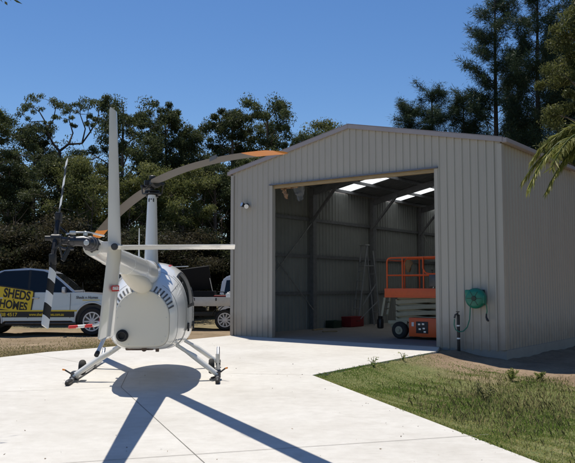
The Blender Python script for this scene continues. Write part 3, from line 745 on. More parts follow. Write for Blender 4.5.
# exhaust
ex = MB(); ex.lathe((-.27, -1.3, .79), (0, 1, 0), [(.05, -.07), (.058, -.07), (.058, .12), (.05, .12)], 24, cap=False); ex.disc((-.27, -1.29, .79), (0, 1, 0), .052, .02, 24)
e = ex.build('exhaust', M['black'], heli)
mb = MB(); mb.lathe((-.27, -1.3, .79), (0, 1, 0), [(.058, -.02), (.085, -.004), (.085, .01)], 24, cap=False); mb.build('exhaust_surround', M['rubber'], e)
# belly equipment
mb = MB(); mb.box((-.05, -.95, .61), (.40, .3, .09), .02); mb.tube([(-.2, -1.08, .63), (-.15, -1.1, .585), (.08, -1.1, .585), (.2, -1.05, .63)], .02, 8); mb.box((.2, -1.05, .585), (.05, .05, .09), .008); mb.disc((.02, -1.05, .59), (0, 1, 0), .04, .2, 14, .01)
mb.build('engine_sump', mat('oily_metal', (.09, .06, .045), .5, metal=.4, var=.4), heli)
# tail cone with fairing below its root
mb = MB()
N_ = 20
mb.rings([[(r_*math.cos(2*math.pi*k/28), y, z+r_*math.sin(2*math.pi*k/28)) for k in range(28)] for y, z, r_ in
          [(-.55, 1.67, .205), (-.95, 1.672, .195), (-1.0, 1.673, .195), (-1.02, 1.673, .188), (-2.1, 1.708, .163), (-3.3, 1.75, .133), (-4.5, 1.795, .102), (-5.35, 1.825, .083), (-5.42, 1.826, .078)]])
tc_ = mb.build('tail_cone', M['heli'], heli, angle=40)
for y, z, r_ in ((-2.1, 1.708, .1645), (-3.3, 1.75, .1345), (-4.5, 1.795, .1035)):
    mb = MB(); mb.lathe((0, y, z), (0, 1, 0), [(r_-.004, -.02), (r_, -.015), (r_, .015), (r_-.004, .02)], 28, cap=False); mb.build('seam_band', M['heli'], tc_)
mb = MB(); rr_ = []
for y, z, hw, hz_ in [(-.8, 1.48, .15, .14), (-1.22, 1.485, .125, .11), (-1.6, 1.515, .145, .115), (-2.1, 1.565, .135, .115), (-2.7, 1.615, .10, .095), (-3.3, 1.66, .055, .05), (-3.7, 1.69, .015, .02)]:
    rr_.append([(hw*math.cos(2*math.pi*k/20), y, z+hz_*math.sin(2*math.pi*k/20)) for k in range(20)])
mb.rings(rr_); mb.build('tail_fairing', M['cream'], heli, angle=60)
# tail fins
def foil(chord, th, n=9):
    up = [(i/n, th*2.9*(math.sqrt(i/n)*.2969-.126*i/n-.3516*(i/n)**2+.2843*(i/n)**3-.1015*(i/n)**4)*1.72) for i in range(n+1)]
    pts = [(u, h) for u, h in up] + [(u, -h) for u, h in reversed(up[1:-1])]
    return [(u*chord, h*chord) for u, h in pts]
def fin(name, secs, mtl, parent):
    """secs: (origin point of leading edge, chord dir, thickness dir, chord, thickness ratio)"""
    mb = MB(); rr = []
    for o_, cd, td, ch, th in secs:
        o_, cd, td = Vector(o_), Vector(cd).normalized(), Vector(td).normalized()
        rr.append([o_+cd*u+td*h for u, h in foil(ch, th)])
    mb.rings(rr); return mb.build(name, mtl, parent, angle=45)
cd = Vector((-.10, -1, 0)); td = Vector((1, -.10, 0))
FX = .165
fin('upper_fin', [((FX+.02, -5.02, 1.80), cd, td, .46, .115), ((FX+.02, -5.40, 2.965), cd, td, .26, .125), ((FX+.02, -5.42, 3.0), cd, td, .225, .12)], M['heli'], heli)
lf = fin('lower_fin', [((FX+.02, -5.02, 1.80), cd, td, .46, .115), ((FX+.005, -5.30, 1.07), cd, td, .50, .13), ((FX+.003, -5.32, 1.05), cd, td, .38, .07)], M['heli'], heli)
hs_ = fin('horizontal_stabiliser', [((FX+.0, -5.06, 1.835), (0, -1, 0), (0, 0, 1), .40, .105), ((FX+1.06, -5.06, 1.845), (0, -1, 0), (0, 0, 1), .40, .115)], M['heli'], heli)
mb = MB(); mb.box((.11, -5.25, 1.825), (.1, .3, .1), .012); mb.build('fin_mount', M['heli'], heli)
mb = MB(); mb.disc((FX+.035, -5.50, 1.825), (.1, -1, 0), .03, .03, 12, .006); mb.disc((FX+.035, -5.52, 1.825), (.1, -1, 0), .014, .03, 8); mb.build('fin_bolt', M['dkmetal'], heli)
# DANGER arrow on the lower fin
nrm = Vector((1, -.10, 0)).normalized(); xd = Vector((.10, 1, 0)).normalized()*1.0
org = Vector((FX+.02, -5.13, 1.47)) + cd.normalized()*.23 + td.normalized()*.031
xf = -cd.normalized()
fm = face_mtx(org, xf, (0, 0, 1))
fm = fm @ Matrix.Scale(.8, 4)
mb = MB(); mb.bm.faces.new([mb.bm.verts.new(fm @ Vector(p)) for p in [(-.19, 0, 0.002), (-.15, -.032, .002), (.17, -.032, .002), (.17, .032, .002), (-.15, .032, .002)]])
dl = mb.build('danger_arrow', M['red'], lf, smooth=False)
text('DANGER', .05, M['white'], fm @ Matrix.Translation((.0, 0, .004)), dl, 'lettering', offset=.001, sx=1.25)
# tail rotor guard, red and white
gm, gnt, gb = nt_new('striped_tube')
gN, gL = gnt.nodes, gnt.links
gt = gN.new('ShaderNodeAttribute'); gt.attribute_name = 'band'
gr_ = gN.new('ShaderNodeValToRGB'); gr_.color_ramp.interpolation = 'CONSTANT'; gr_.color_ramp.elements[0].color = (.6, .02, .02, 1); gr_.color_ramp.elements[1].position = .5; gr_.color_ramp.elements[1].color = (.8, .8, .78, 1)
gL.new(gt.outputs['Fac'], gr_.inputs['Fac']); gL.new(gr_.outputs['Color'], gb.inputs['Base Color']); gb.inputs['Roughness'].default_value = .4
gp = [Vector(p) for p in ((.06, -4.9, 1.80), (.07, -5.0, 1.6), (.065, -5.1, 1.4), (.055, -5.15, 1.25), (.045, -5.18, 1.185), (.03, -5.2, 1.155), (.0, -5.23, 1.145), (-.09, -5.31, 1.143), (-.19, -5.38, 1.14))]
# resample
dens = []
for a_, b_ in zip(gp, gp[1:]):
    for i in range(8): dens.append(a_.lerp(b_, i/8))
dens.append(gp[-1])
mb = MB(); mb.tube(dens, .0145, 10)
go_ = mb.build('tail_rotor_guard', gm, heli, angle=60)
cum = [0]
for a_, b_ in zip(dens, dens[1:]): cum.append(cum[-1]+(b_-a_).length)
at_ = go_.data.attributes.new('band', 'FLOAT', 'FACE')
vals = []
for p in go_.data.polygons:
    c = p.center; i = min(range(len(dens)), key=lambda k: (dens[k]-c).length); vals.append(float(int(cum[i]/.078) % 2))
at_.data.foreach_set('value', vals)
# tail rotor with gearbox
mb = MB()
mb.lathe((-.0, -5.50, 1.85), (0, 1, 0), [(.025, -.13), (.05, -.11), (.052, -.06), (.062, -.05), (.064, -.02), (.052, -.01), (.053, .03), (.066, .04), (.066, .06), (.055, .08)], 20)
mb.lathe((-.09, -5.60, 1.865), (1, 0, 0), [(.022, -.13), (.032, -.12), (.034, -.07), (.046, -.06), (.046, -.03), (.038, -.02), (.044, .05), (.03, .10)], 20)
for k in range(8):
    an = k*math.pi/4; mb.disc((-.155, -5.6+.046*math.cos(an), 1.865+.046*math.sin(an)), (1, 0, 0), .008, .02, 6); mb.disc((.066*math.cos(an), -5.44, 1.85+.066*math.sin(an)), (0, 1, 0), .009, .03, 6)
gb_ = mb.build('tail_gearbox', M['dkmetal'], heli)
mb = MB(); mb.disc((-.03, -5.58, 1.93), (0, 0, 1), .018, .04, 10, .004); mb.build('filler_cap', M['alu'], gb_)
mb = MB(); mb.disc((-.01, -5.645, 1.85), (0, 1, 0), .024, .015, 12, .003); mb.build('sight_glass', M['alu'], gb_)
mb = MB(); mb.tube([(.08, -5.3, 1.93), (-.02, -5.5, 1.945), (-.12, -5.58, 1.94), (-.18, -5.62, 1.92)], .008, 6); mb.box((-.13, -5.6, 1.935), (.05, .03, .03), .005); mb.build('pitch_control_rod', M['alu'], gb_)
mb = MB(); mb.bar((-.14, -5.6, 1.84), (-.20, -5.64, 1.70), .02, .035, .004); mb.bar((-.20, -5.64, 1.72), (-.235, -5.66, 1.86), .014, .014); mb.build('bellcrank', M['black'], gb_)
HB = Vector((-.255, -5.66, 1.885))
trt = MB()
trt.tube([(-.15, -5.62, 1.875), (-.2, -5.64, 1.88), (-.30, -5.66, 1.885)], .017, 12); trt.disc((-.22, -5.65, 1.882), (1, 0, 0), .038, .025, 16, .005); trt.disc((-.26, -5.655, 1.883), (1, 0, 0), .03, .02, 16, .004)
trt.tube([(-.12, -5.60, 1.80), (-.2, -5.62, 1.80), (-.25, -5.66, 1.83)], .012, 8)
trotor = trt.build('tail_rotor', M['dkmetal'], heli)
mb = MB()
TA = R(27); up = Vector((0, math.sin(TA), math.cos(TA))); fw = Vector((0, math.cos(TA), -math.sin(TA))); ri = Vector((1, 0, 0))
mb.bar(HB-up*.17, HB+up*.17, .035, .055, .008); mb.disc(HB, (1, 0, 0), .034, .08, 16, .008); mb.disc(HB+Vector((-.06, 0, 0)), (1, 0, 0), .02, .05, 12)
for sg in (1, -1): mb.bar(HB+up*.14*sg+fw*.05*sg+ri*.0, HB+up*.04*sg+fw*.07*sg+ri*.12, .014, .014); mb.box(HB+up*.2*sg, (.05, .07, .09), .01)
mb.build('teeter_hinge', M['black'], trotor)
# blade with black and white bands
bm_, bnt, bb = nt_new('banded_blade')
ba_ = bnt.nodes.new('ShaderNodeAttribute'); ba_.attribute_name = 'band'
br_ = bnt.nodes.new('ShaderNodeValToRGB'); br_.color_ramp.interpolation = 'CONSTANT'; br_.color_ramp.elements[0].color = (.02, .02, .02, 1); br_.color_ramp.elements[1].position = .5; br_.color_ramp.elements[1].color = (.75, .75, .72, 1)
bnt.links.new(ba_.outputs['Fac'], br_.inputs['Fac']); bnt.links.new(br_.outputs['Color'], bb.inputs['Base Color']); bb.inputs['Roughness'].default_value = .6; bb.inputs['Specular IOR Level'].default_value = .2
PITCH = R(20)
for sg in (1, -1):
    d = up*sg; ch = fw*sg*-1
    cd_ = (ch*math.cos(PITCH) + ri*math.sin(PITCH)); td_ = d.cross(cd_).normalized()
    rs = [.17, .22, .285, .385, .49, .595, .70, .775, .785]; chs = [.05, .08, .105, .105, .105, .105, .105, .105, .085]
    mb = MB(); mb.rings([[HB + d*r_ - cd_*(c_*.3) + cd_*u + td_*h for u, h in foil(c_, .13)] for r_, c_ in zip(rs, chs)])
    o = mb.build('tail_blade', bm_, trotor, angle=40)
    at_ = o.data.attributes.new('band', 'FLOAT', 'FACE'); vals = []
    for p in o.data.polygons:
        r_ = (p.center-HB).dot(d); vals.append(1.0 if (.70 < r_) or (.49 < r_ < .595) or (.285 < r_ < .385) else 0.0)
    at_.data.foreach_set('value', vals)
# tail skid under the lower fin
mb = MB(); mb.tube([(.165, -5.46, 1.16), (.155, -5.55, 1.10), (.122, -5.80, .955)], [.016, .017, .016], 12); tsk = mb.build('tail_skid', M['rim'], heli)
mb = MB(); mb.tube([(.123, -5.79, .96), (.118, -5.825, .94)], [.019, .019], 12); mb.build('skid_tip', M['rubber'], tsk)
# antenna
mb = MB(); mb.tube([(-.02, -1.6, 1.86), (-.02, -1.62, 2.28)], [.012, .006], 8); mb.disc((-.02, -1.6, 1.87), (0, 0, 1), .03, .03, 12, .005); mb.build('antenna', M['white'], heli)
# mast fairing
mb = MB(); rr_ = []
for z, wx, y0, y1 in [(1.74, .13, -.42, .42), (1.82, .108, -.36, .34), (2.1, .098, -.30, .26), (2.5, .086, -.22, .20), (2.86, .074, -.15, .15), (2.93, .070, -.13, .13)]:
    yc, hl = (y0+y1)/2, (y1-y0)/2
    rr_.append([(wx*math.copysign(abs(math.cos(a_))**.8, math.cos(a_)), yc+hl*math.copysign(abs(math.sin(a_))**.9, math.sin(a_)), z) for a_ in [2*math.pi*k/28 for k in range(28)]])
mb.rings(rr_); mf = mb.build('mast_fairing', M['heli'], heli, angle=50)
mb = MB()
for x in (-.035, .0, .035): mb.box((x, -.142, 2.84), (.018, .02, .055))
mb.build('vent_slot', M['black'], mf, smooth=False)
# rotor head
mb = MB(); mb.tube([(0, 0, 2.9), (0, 0, 3.2)], .035, 14); mb.disc((0, 0, 2.955), (0, 0, 1), .145, .03, 24, .006); mb.disc((0, 0, 2.995), (0, 0, 1), .12, .025, 24, .005)
mb.disc((0, 0, 2.915), (0, 0, 1), .10, .03, 20, .005)
rh = mb.build('rotor_head', M['black'], heli)
AZ = Vector((.425, -.905, 0)).normalized()     # world direction of the near blade
rzm = Matrix.Rotation(-R(5.2), 3, 'Z'); bd = (rzm @ AZ).normalized(); bp_ = Vector((-bd.y, bd.x, 0))
mb = MB(); mb.bar(-bd*.24+Vector((0, 0, 3.09)), bd*.24+Vector((0, 0, 3.12)), .15, .10, .02); mb.bar(-bp_*.13+Vector((0, 0, 3.13)), bp_*.13+Vector((0, 0, 3.13)), .07, .09, .01)
mb.disc((0, 0, 3.22), (0, 0, 1), .05, .07, 16, .012)
for sg in (1, -1):
    mb.bar(bd*.17*sg+bp_*.13*sg+Vector((0, 0, 3.1)), bd*.1*sg+bp_*.13*sg+Vector((0, 0, 2.96)), .018, .018)
    mb.bar(bd*.2*sg+bp_*.14*sg+Vector((0, 0, 3.1)), bd*.2*sg-bp_*.08*sg+Vector((0, 0, 3.1)), .05, .05, .008)
    mb.disc(bd*.24*sg+Vector((0, 0, 3.1)), bd, .075, .10, 16, .015)
mb.build('teeter_hub', M['black'], rh)
for sg in (1, -1):
    def bladez(r_): u = r_/5.03; return (3.10+.10*u-.40*u*u) if sg > 0 else (3.10-.12*u-.45*u*u)
    d = bd*sg; ch = bp_*sg
    def sections(r0, r1, n, c0=.235):
        out = []
        for i in range(n):
            r_ = r0+(r1-r0)*i/(n-1); c_ = c0*(0.55 if r_ < .36 else (.8 if r_ < .55 else 1)); tw = R(1-5*r_/5.03)
            if r_ > 5.0: c_ *= .7
            o_ = Vector((d.x*r_, d.y*r_, bladez(r_))); cdv = (-ch*math.cos(tw)-Vector((0, 0, 1))*math.sin(tw)); tdv = Vector((0, 0, 1))*math.cos(tw)-ch*math.sin(tw)
            out.append([o_ - cdv*c_*.27 + cdv*u + tdv*h for u, h in foil(c_, .12)])
        return out
    mb = MB(); mb.rings(sections(.26, 4.30, 26)); b_ = mb.build('main_blade', M['blade'], heli, angle=40)
    mb = MB(); mb.rings(sections(4.30, 5.03, 8)); mb.build('blade_tip', M['orange'], b_, angle=40)
    mb = MB(); r_ = 3.45; o_ = Vector((d.x*r_, d.y*r_, bladez(r_))); mb.bar(o_+ch*-.185-d*.12, o_+ch*-.185+d*.12, .004, .05) ; mb.build('trim_tab', M['blade'], b_, smooth=False)
# landing gear
for sg in (1, -1):
    cx = -.05+1.115*sg
    mb = MB(); mb.tube([(cx, -.46, .05), (cx, -.40, .045), (cx, 2.35, .045), (cx, 2.62, .075), (cx, 2.85, .16), (cx, 2.97, .26)], [.03, .034, .034, .034, .032, .028], 12)
    sk = mb.build('skid', M['alu'], heli)
    mb = MB(); mb.tube([(cx, -.56, .035), (cx, -.50, .047), (cx, -.30, .045)], [.030, .038, .039], 12); mb.build('end_cap', M['black'], sk)
    mb = MB()
    for y in (-.36, .35, 1.1, 1.8): mb.box((cx, y, .012), (.055, .26, .022), .005)
    mb.build('skid_shoe', M['black'], sk)
    for y0, y1, zb in ((.02, -.05, .57), (1.62, 1.78, .55)):
        a_, b_ = Vector((.40*sg-.02, y0, zb)), Vector((cx, y1, .085)); mid = a_.lerp(b_, .45)+Vector((0, 0, .02))
        mb = MB(); mb.tube([a_, mid], .034, 12, squash=(.9, 1.0)); lg = mb.build('landing_strut', M['heli'], heli)
        mb = MB(); mb.tube([a_.lerp(mid, .6), mid, b_], [.03, .045, .042], 12, squash=(1, 1.35)); mb.build('strut_fairing', M['heli'], lg)
        mb = MB(); mb.tube([b_+Vector((0, 0, .05)), (cx, y1, .03)], [.048, .045], 10); mb.box((cx, y1-.02, .06), (.085, .2, .06), .012); mb.build('strut_foot', M['dkmetal'], lg)
    # ground handling wheels clamped to the skid
    wx = cx-.10*sg
    mb = MB(); mb.lathe((wx, .12, .20), (1, 0, 0), [(.05, -.045), (.10, -.045), (.118, -.025), (.122, 0), (.118, .025), (.10, .045), (.05, .045)], 22); gw = mb.build('ground_wheel', M['tyre'], heli)
    mb = MB(); mb.disc((wx, .12, .20), (1, 0, 0), .055, .10, 16, .008); mb.build('rim', M['alu'], gw)
    mb = MB(); mb.box((cx, .05, .09), (.10, .18, .12), .015); mb.bar((cx, .03, .1), (wx, .12, .2), .05, .035, .008); mb.bar((cx+.02*sg, .0, .1), (cx+.12*sg, -.12, .19), .022, .022, .004); mb.bar((cx, -.06, .06), (cx-.1*sg, -.2, .05), .03, .03, .005)
    mb.build('wheel_clamp', M['dkmetal'], gw)
    mb = MB(); mb.tube([(cx+.12*sg, -.12, .19), (cx+.155*sg, -.135, .20)], .013, 8); mb.build('clamp_grip', M['orange'], gw)
    if sg > 0:
        mb = MB(); mb.tube([(cx, .05, .12), (cx, .05, .28)], .02, 10); mb.tube([(cx, .05, .26), (cx, .05, .40)], [.032, .034], 12); mb.build('jack_handle', M['alu'], gw)

# ------------------------------------------------------------------ vehicles
def wheel(parent, x, y, r, side, rimw=.68, spokes=10, w_=.24):
    """axis along y; side = +1 outer face toward -y"""
    mb = MB(); mb.lathe((x, y, r), (0, 1, 0), [(r*.62, -w_/2), (r*.9, -w_/2), (r*.985, -w_*.32), (r, -w_*.2), (r, w_*.2), (r*.985, w_*.32), (r*.9, w_/2), (r*.62, w_/2)], 36, cap=False)
    wh = mb.build('wheel', M['tyre'], parent)
    fy = y - side*(w_/2-.03)
    mb = MB(); mb.lathe((x, fy, r), (0, 1, 0), [(r*.60, -.035), (r*rimw, -.035), (r*rimw, .035), (r*.60, .035)], 36, cap=False)
    mb.disc((x, fy-side*.01, r), (0, 1, 0), r*.13, .05, 16, .01)
    for k in range(spokes):
        an = 2*math.pi*k/spokes
        mb.bar((x+r*.1*math.cos(an), fy-side*.012, r+r*.1*math.sin(an)), (x+r*.63*math.cos(an), fy+side*.0, r+r*.63*math.sin(an)), .03, .042, .006)
    mb.build('rim', M['rim'], wh)
    mb = MB(); mb.disc((x, fy+side*.05, r), (0, 1, 0), r*.62, .02, 24); mb.build('brake_disc', M['dkmetal'], wh)
    return wh
def arch_profile(base, archs, zs, r):
    """lower edge going from rear to front at height zs with semicircular arches"""
    out = []
    for cx, rr, cz in archs:
        dz = zs-cz; hx = math.sqrt(rr*rr-dz*dz) if abs(dz) < rr else rr
        a0_ = math.atan2(dz, -hx); a1_ = math.atan2(dz, hx)
        for i in range(15):
            a_ = a0_+(a1_-a0_)*i/14 if a0_ > a1_ else a0_-(2*math.pi-(a1_-a0_)*-1)*i/14
            out.append((cx+rr*math.cos(a_), cz+rr*math.sin(a_)))
    return out

# --- silver dual cab utility (local x = forward, y = left, z up; origin at front axle)
HS = 1.09
def build_ute():
    t = thing('utility_truck', 'silver dual cab pickup with a tilted yellow lettered sign on its doors', 'pickup truck', (-6.05, 23.45, -.05), R(5))
    W2 = .92
    rr, wr = .47, .40
    prof = [(-4.35, .62), (-4.38, .95), (-4.36, 1.18), (-4.30, 1.23), (-1.9, 1.22), (-.85, 1.21), (-.45, 1.215), (0.0, 1.19), (.35, 1.13), (.66, 1.04), (.80, .93), (.87, .72), (.86, .50), (.72, .36), (.52, .34)]
    arch = lambda cx: [(cx+.50*math.cos(a_), .41+.50*math.sin(a_)) for a_ in [R(-8+196*i/14) for i in range(15)]]
    prof = prof + arch(0) + [(-.62, .42), (-2.6, .42)] + arch(-3.2) + [(-3.85, .55)]
    def shape(x, y, z):
        k = 1.0
        zz = (z-.42)/.8
        tuck = 1-.05*max(0, min(1, zz))**2-.03*max(0, .55-z)/.2
        fx = 1-.16*max(0, (x-.25)/.62)**2 if x > .25 else 1
        return (x, y*tuck*fx, z)
    mb = MB(); mb.prism(prof, -W2, W2, .035, shape); body = mb.build('body', M['silver'], t, angle=40)
    mb = MB(); mb.box((0, 0, .62), (.94, 1.66, .5)); mb.box((-3.2, 0, .62), (.94, 1.66, .5)); mb.box((-1.6, 0, .36), (4.4, 1.3, .14)); mb.build('underbody', M['black'], t, smooth=False)
    # greenhouse
    cab = [(-3.2, 1.2), (-3.02, 1.72), (-2.75, 1.84), (-2.0, 1.90), (-1.5, 1.86), (-1.28, 1.79), (-.95, 1.56), (-.50, 1.21)]
    tum = lambda x, y, z: (x, y*(1-.20*(z-1.2)/.67), z)
    mb = MB(); mb.prism(cab, -.86, .86, .04, tum); mb.build('cabin', M['silver'], t, angle=40)
    for sg in (-1, 1):
        def sidept(x, z, out): return (x, sg*(.86*(1-.20*(z-1.2)/.67)+out), z)
        for nm, pl in (('front_window', [(-1.88, 1.225), (-.66, 1.225), (-1.0, 1.50), (-1.33, 1.72), (-1.5, 1.79), (-1.88, 1.825)]), ('rear_window', [(-3.02, 1.225), (-1.95, 1.225), (-1.95, 1.825), (-2.68, 1.79), (-2.9, 1.68)])):
            mb = MB(); mb.bm.faces.new([mb.bm.verts.new(sidept(x, z, .006)) for x, z in pl]); mb.build('window', M['glass'], t, smooth=False)
        mb = MB(); mb.bm.faces.new([mb.bm.verts.new(sidept(x, z, .003)) for x, z in ((-3.08, 1.21), (-.60, 1.21), (-.97, 1.515), (-1.30, 1.74), (-1.5, 1.81), (-1.9, 1.845), (-2.7, 1.81), (-2.95, 1.69))]); mb.build('window_surround', M['black'], t, smooth=False)
        # seams, sills, handles
        yb = lambda z: sg*(W2*(1-.05*max(0, min(1, (z-.42)/.8))**2)+.003)
        mb = MB()
        for x in (-.66, -1.91, -2.95):
            pts_ = [(x+.0, yb(z), z) for z in (.5, .7, .9, 1.05, 1.19)]
            mb.tube(pts_, .006, 5)
        mb.build('door_seam', M['black'], t)
        for x in (-1.7, -2.75): mb = MB(); mb.box((x, yb(1.05)+sg*.018, 1.06), (.2, .03, .04), .012); mb.build('door_handle', M['alu'], t)
        mb = MB(); mb.box((-1.5, sg*.95, .36), (2.1, .16, .05), .015); mb.tube([(-2.5, sg*.98, .36), (-.5, sg*.98, .36)], .03, 8); mb.build('side_step', M['dkmetal'], t)
        mb = MB(); mb.box((-.84, sg*1.0, 1.28), (.1, .2, .17), .035); mb.bar((-.82, sg*.84, 1.24), (-.83, sg*.95, 1.26), .06, .03); mb.build('mirror', M['silver'], t)
        mb = MB()
        ar = [(.525*math.cos(a_), .41+.525*math.sin(a_)) for a_ in [R(-5+190*i/18) for i in range(19)]]
        for cx in (0, -3.2):
            mb = MB(); mb.tube([(cx+x, yb(min(z, 1.0))-sg*.012, z) for x, z in ar], .026, 6); mb.build('arch_trim', M['silver'], t)
        mb = MB(); mb.bm.faces.new([mb.bm.verts.new((x, sg*(W2*(1-.16*max(0, (x-.25)/.62)**2)*.975+.004), z)) for x, z in ((.36, 1.07), (.60, 1.01), (.76, .90), (.74, .83), (.55, .90), (.40, .98))]); mb.build('headlight', M['clearlens'], t, smooth=False)
        mb = MB(); mb.bm.faces.new([mb.bm.verts.new((x, sg*(W2*(1-.16*max(0, (x-.25)/.62)**2)*.975+.008), z)) for x, z in ((.44, 1.045), (.62, .99), (.76, .90), (.755, .87), (.60, .95), (.46, 1.0))]); mb.build('indicator', M['lens'], t, smooth=False)
        for x in (0, -3.2): wheel(t, x, sg*.80, .40, -sg)
    # windscreen and grille
    mb = MB(); mb.bm.faces.new([mb.bm.verts.new(v_) for v_ in ((-.58, -.72, 1.288), (-.58, .72, 1.288), (-1.2, .60, 1.752), (-1.2, -.60, 1.752))]); mb.build('windscreen', M['glass'], t, smooth=False)
    mb = MB(); mb.box((.86, 0, .78), (.05, .9, .2), .02); mb.box((.85, 0, .5), (.06, 1.2, .14), .02); mb.build('grille', M['black'], t)
    mb = MB(); mb.tube([(-.3, -.7, 1.15), (-.34, -.7, 1.5)], .007, 6); mb.build('aerial', M['black'], t)
    # decals on the right-hand (viewer) side: y = -W2
    yy = -(W2*.985+.012)
    def side(ox, oz, rot=0.0):
        m_ = Matrix(((1, 0, 0, ox), (0, 0, -1, yy), (0, 1, 0, oz), (0, 0, 0, 1)))
        return m_ @ Matrix.Rotation(rot, 4, 'Z')
    sm = side(-2.40, .985, R(-8))
    mb = MB()
    mb.bm.faces.new([mb.bm.verts.new(sm @ Vector(p)) for p in [(-1.0, -.30, 0), (.58, -.30, 0), (.63, -.25, 0), (.63, .33, 0), (.58, .38, 0), (-1.0, .38, 0), (-1.05, .33, 0), (-1.05, -.25, 0)]])
    sg_ = mb.build('sign_border', M['black'], t, smooth=False)
    mb = MB(); mb.bm.faces.new([mb.bm.verts.new(sm @ Vector(p)) for p in [(-.98, -.265, .003), (.57, -.265, .003), (.60, -.235, .003), (.60, .315, .003), (.57, .345, .003), (-.98, .345, .003), (-1.01, .315, .003), (-1.01, -.235, .003)]])
    mb.build('sign_panel', M['yellow'], sg_, smooth=False)
    text('SHEDS', .345, M['black'], sm @ Matrix.Translation((.535, .185, .007)), sg_, 'lettering', offset=.011, align='RIGHT', sx=.80)
    text('HOMES', .315, M['black'], sm @ Matrix.Translation((.49, -.12, .007)), sg_, 'lettering', offset=.010, align='RIGHT', sx=.80)
    text('n', .10, M['black'], sm @ Matrix.Translation((.06, .035, .007)), sg_, 'lettering', offset=.002)
    yy = -(W2+.008)
    mb = MB(); mb.quad(*[side(-1.95, .60) @ Vector(p) for p in [(-1.4, -.075, 0), (1.42, -.075, 0), (1.42, .09, 0), (-1.4, .09, 0)]]); st_ = mb.build('stripe', M['black'], t, smooth=False)
    mb = MB(); mb.quad(*[side(-1.95, .60) @ Vector(p) for p in [(-1.4, .085, .003), (1.5, .085, .003), (1.5, .125, .003), (-1.4, .125, .003)]]); mb.build('stripe_edge', M['yellow'], st_, smooth=False)
    text('738 4517', .13, M['yellow'], side(-2.5, .60) @ Matrix.Translation((0, 0, .006)), st_, 'lettering', offset=.003, sx=1.15)
    text('www.shedsnhomes.com.au', .115, M['yellow'], side(-1.35, .60) @ Matrix.Translation((0, 0, .006)), st_, 'lettering', offset=.002, sx=.82)
    yy = -(W2*.965+.004)
    text('Sheds n Homes', .11, M['black'], side(-.17, 1.07) @ Matrix.Translation((0, 0, .004)), t, 'lettering', offset=.001, shear=.25, sx=.95)
    mb = MB(); mb.quad(*[side(-.1, 1.0) @ Vector(p) for p in [(-.2, -.012, 0), (.32, -.008, 0), (.32, .006, 0), (-.2, .008, 0)]]); mb.build('underline', M['yellow'], t, smooth=False)
    return t
ute = build_ute(); ute.scale = (1, 1, HS)

# --- tray truck (faces left: rotate 180); local x forward, origin at rear axle
def build_tray():
    t = thing('tray_truck', 'flat tray pickup with drop sides parked behind the helicopter nose', 'pickup truck', (-2.1, 26.0, -.05), R(180-2))
    mb = MB(); mb.box((.75, 0, .86), (2.75, 1.84, .06), .008)
    for sy in (-1, 1): mb.box((.75, sy*.915, 1.0), (2.75, .03, .27), .006)
    mb.box((-.62, 0, 1.0), (.03, 1.8, .27), .006)
    mb.build('tray', M['trayalu'], t)
    for sy in (-1, 1):
        mb = MB()
        for x in (-.45, .3, 1.05, 1.9): mb.box((x, sy*.935, 1.06), (.05, .02, .1), .004)
        mb.build('latch', M['dkmetal'], t)
    mb = MB(); mb.box((2.15, 0, 1.25), (.06, 1.8, .75), .01); mb.tube([(2.15, -.85, 1.6), (2.15, -.85, 1.95), (2.15, .85, 1.95), (2.15, .85, 1.6)], .03, 8); mb.build('headboard', M['dkmetal'], t)
    cabp = [(2.25, .5), (2.25, 1.25), (2.38, 1.68), (2.55, 1.8), (3.2, 1.8), (3.38, 1.72), (3.95, 1.2), (4.75, 1.08), (4.98, .9), (5.0, .45), (4.6, .38)] + [(4.1+.45*math.cos(a_), .38+.45*math.sin(a_)) for a_ in [R(0+180*i/12) for i in range(13)]] + [(3.6, .4)]
    mb = MB(); mb.prism(cabp, -.85, .85, .035, lambda x, y, z: (x, y*(1-.13*max(0, (z-1.15)/.65)), z)); mb.build('cabin', M['carwhite'], t, angle=40)
    for sg in (-1, 1):
        mb = MB(); mb.bm.faces.new([mb.bm.verts.new((x, sg*(.85*(1-.13*max(0, (z-1.15)/.65))+.006), z)) for x, z in ((2.45, 1.2), (3.75, 1.2), (3.3, 1.68), (2.58, 1.7))]); mb.build('window', M['glass'], t, smooth=False)
        for x in (0, 4.1): wheel(t, x, sg*.76, .36, -sg, spokes=10)
        mb = MB(); mb.tube([(.47*math.cos(a_), sg*.78, .38+.47*math.sin(a_)) for a_ in [R(15+150*i/12) for i in range(13)]], .04, 6, squash=(.4, 3)); mb.build('mudguard', M['black'], t)
    mb = MB(); mb.box((1.8, 0, .55), (5.2, .8, .16), .02); mb.tube([(0, -.7, .38), (0, .7, .38)], .05, 10); mb.box((1.2, -.6, .6), (.7, .35, .3), .03); mb.box((-.42, -.55, .58), (.03, .34, .4)); mb.build('chassis', M['black'], t)
    return t
tray = build_tray()
TM = Matrix.Translation(tray.location) @ Matrix.Rotation(tray.rotation_euler.z, 4, 'Z')
def trayspot(x, y, z): return TM @ Vector((x, y, z))
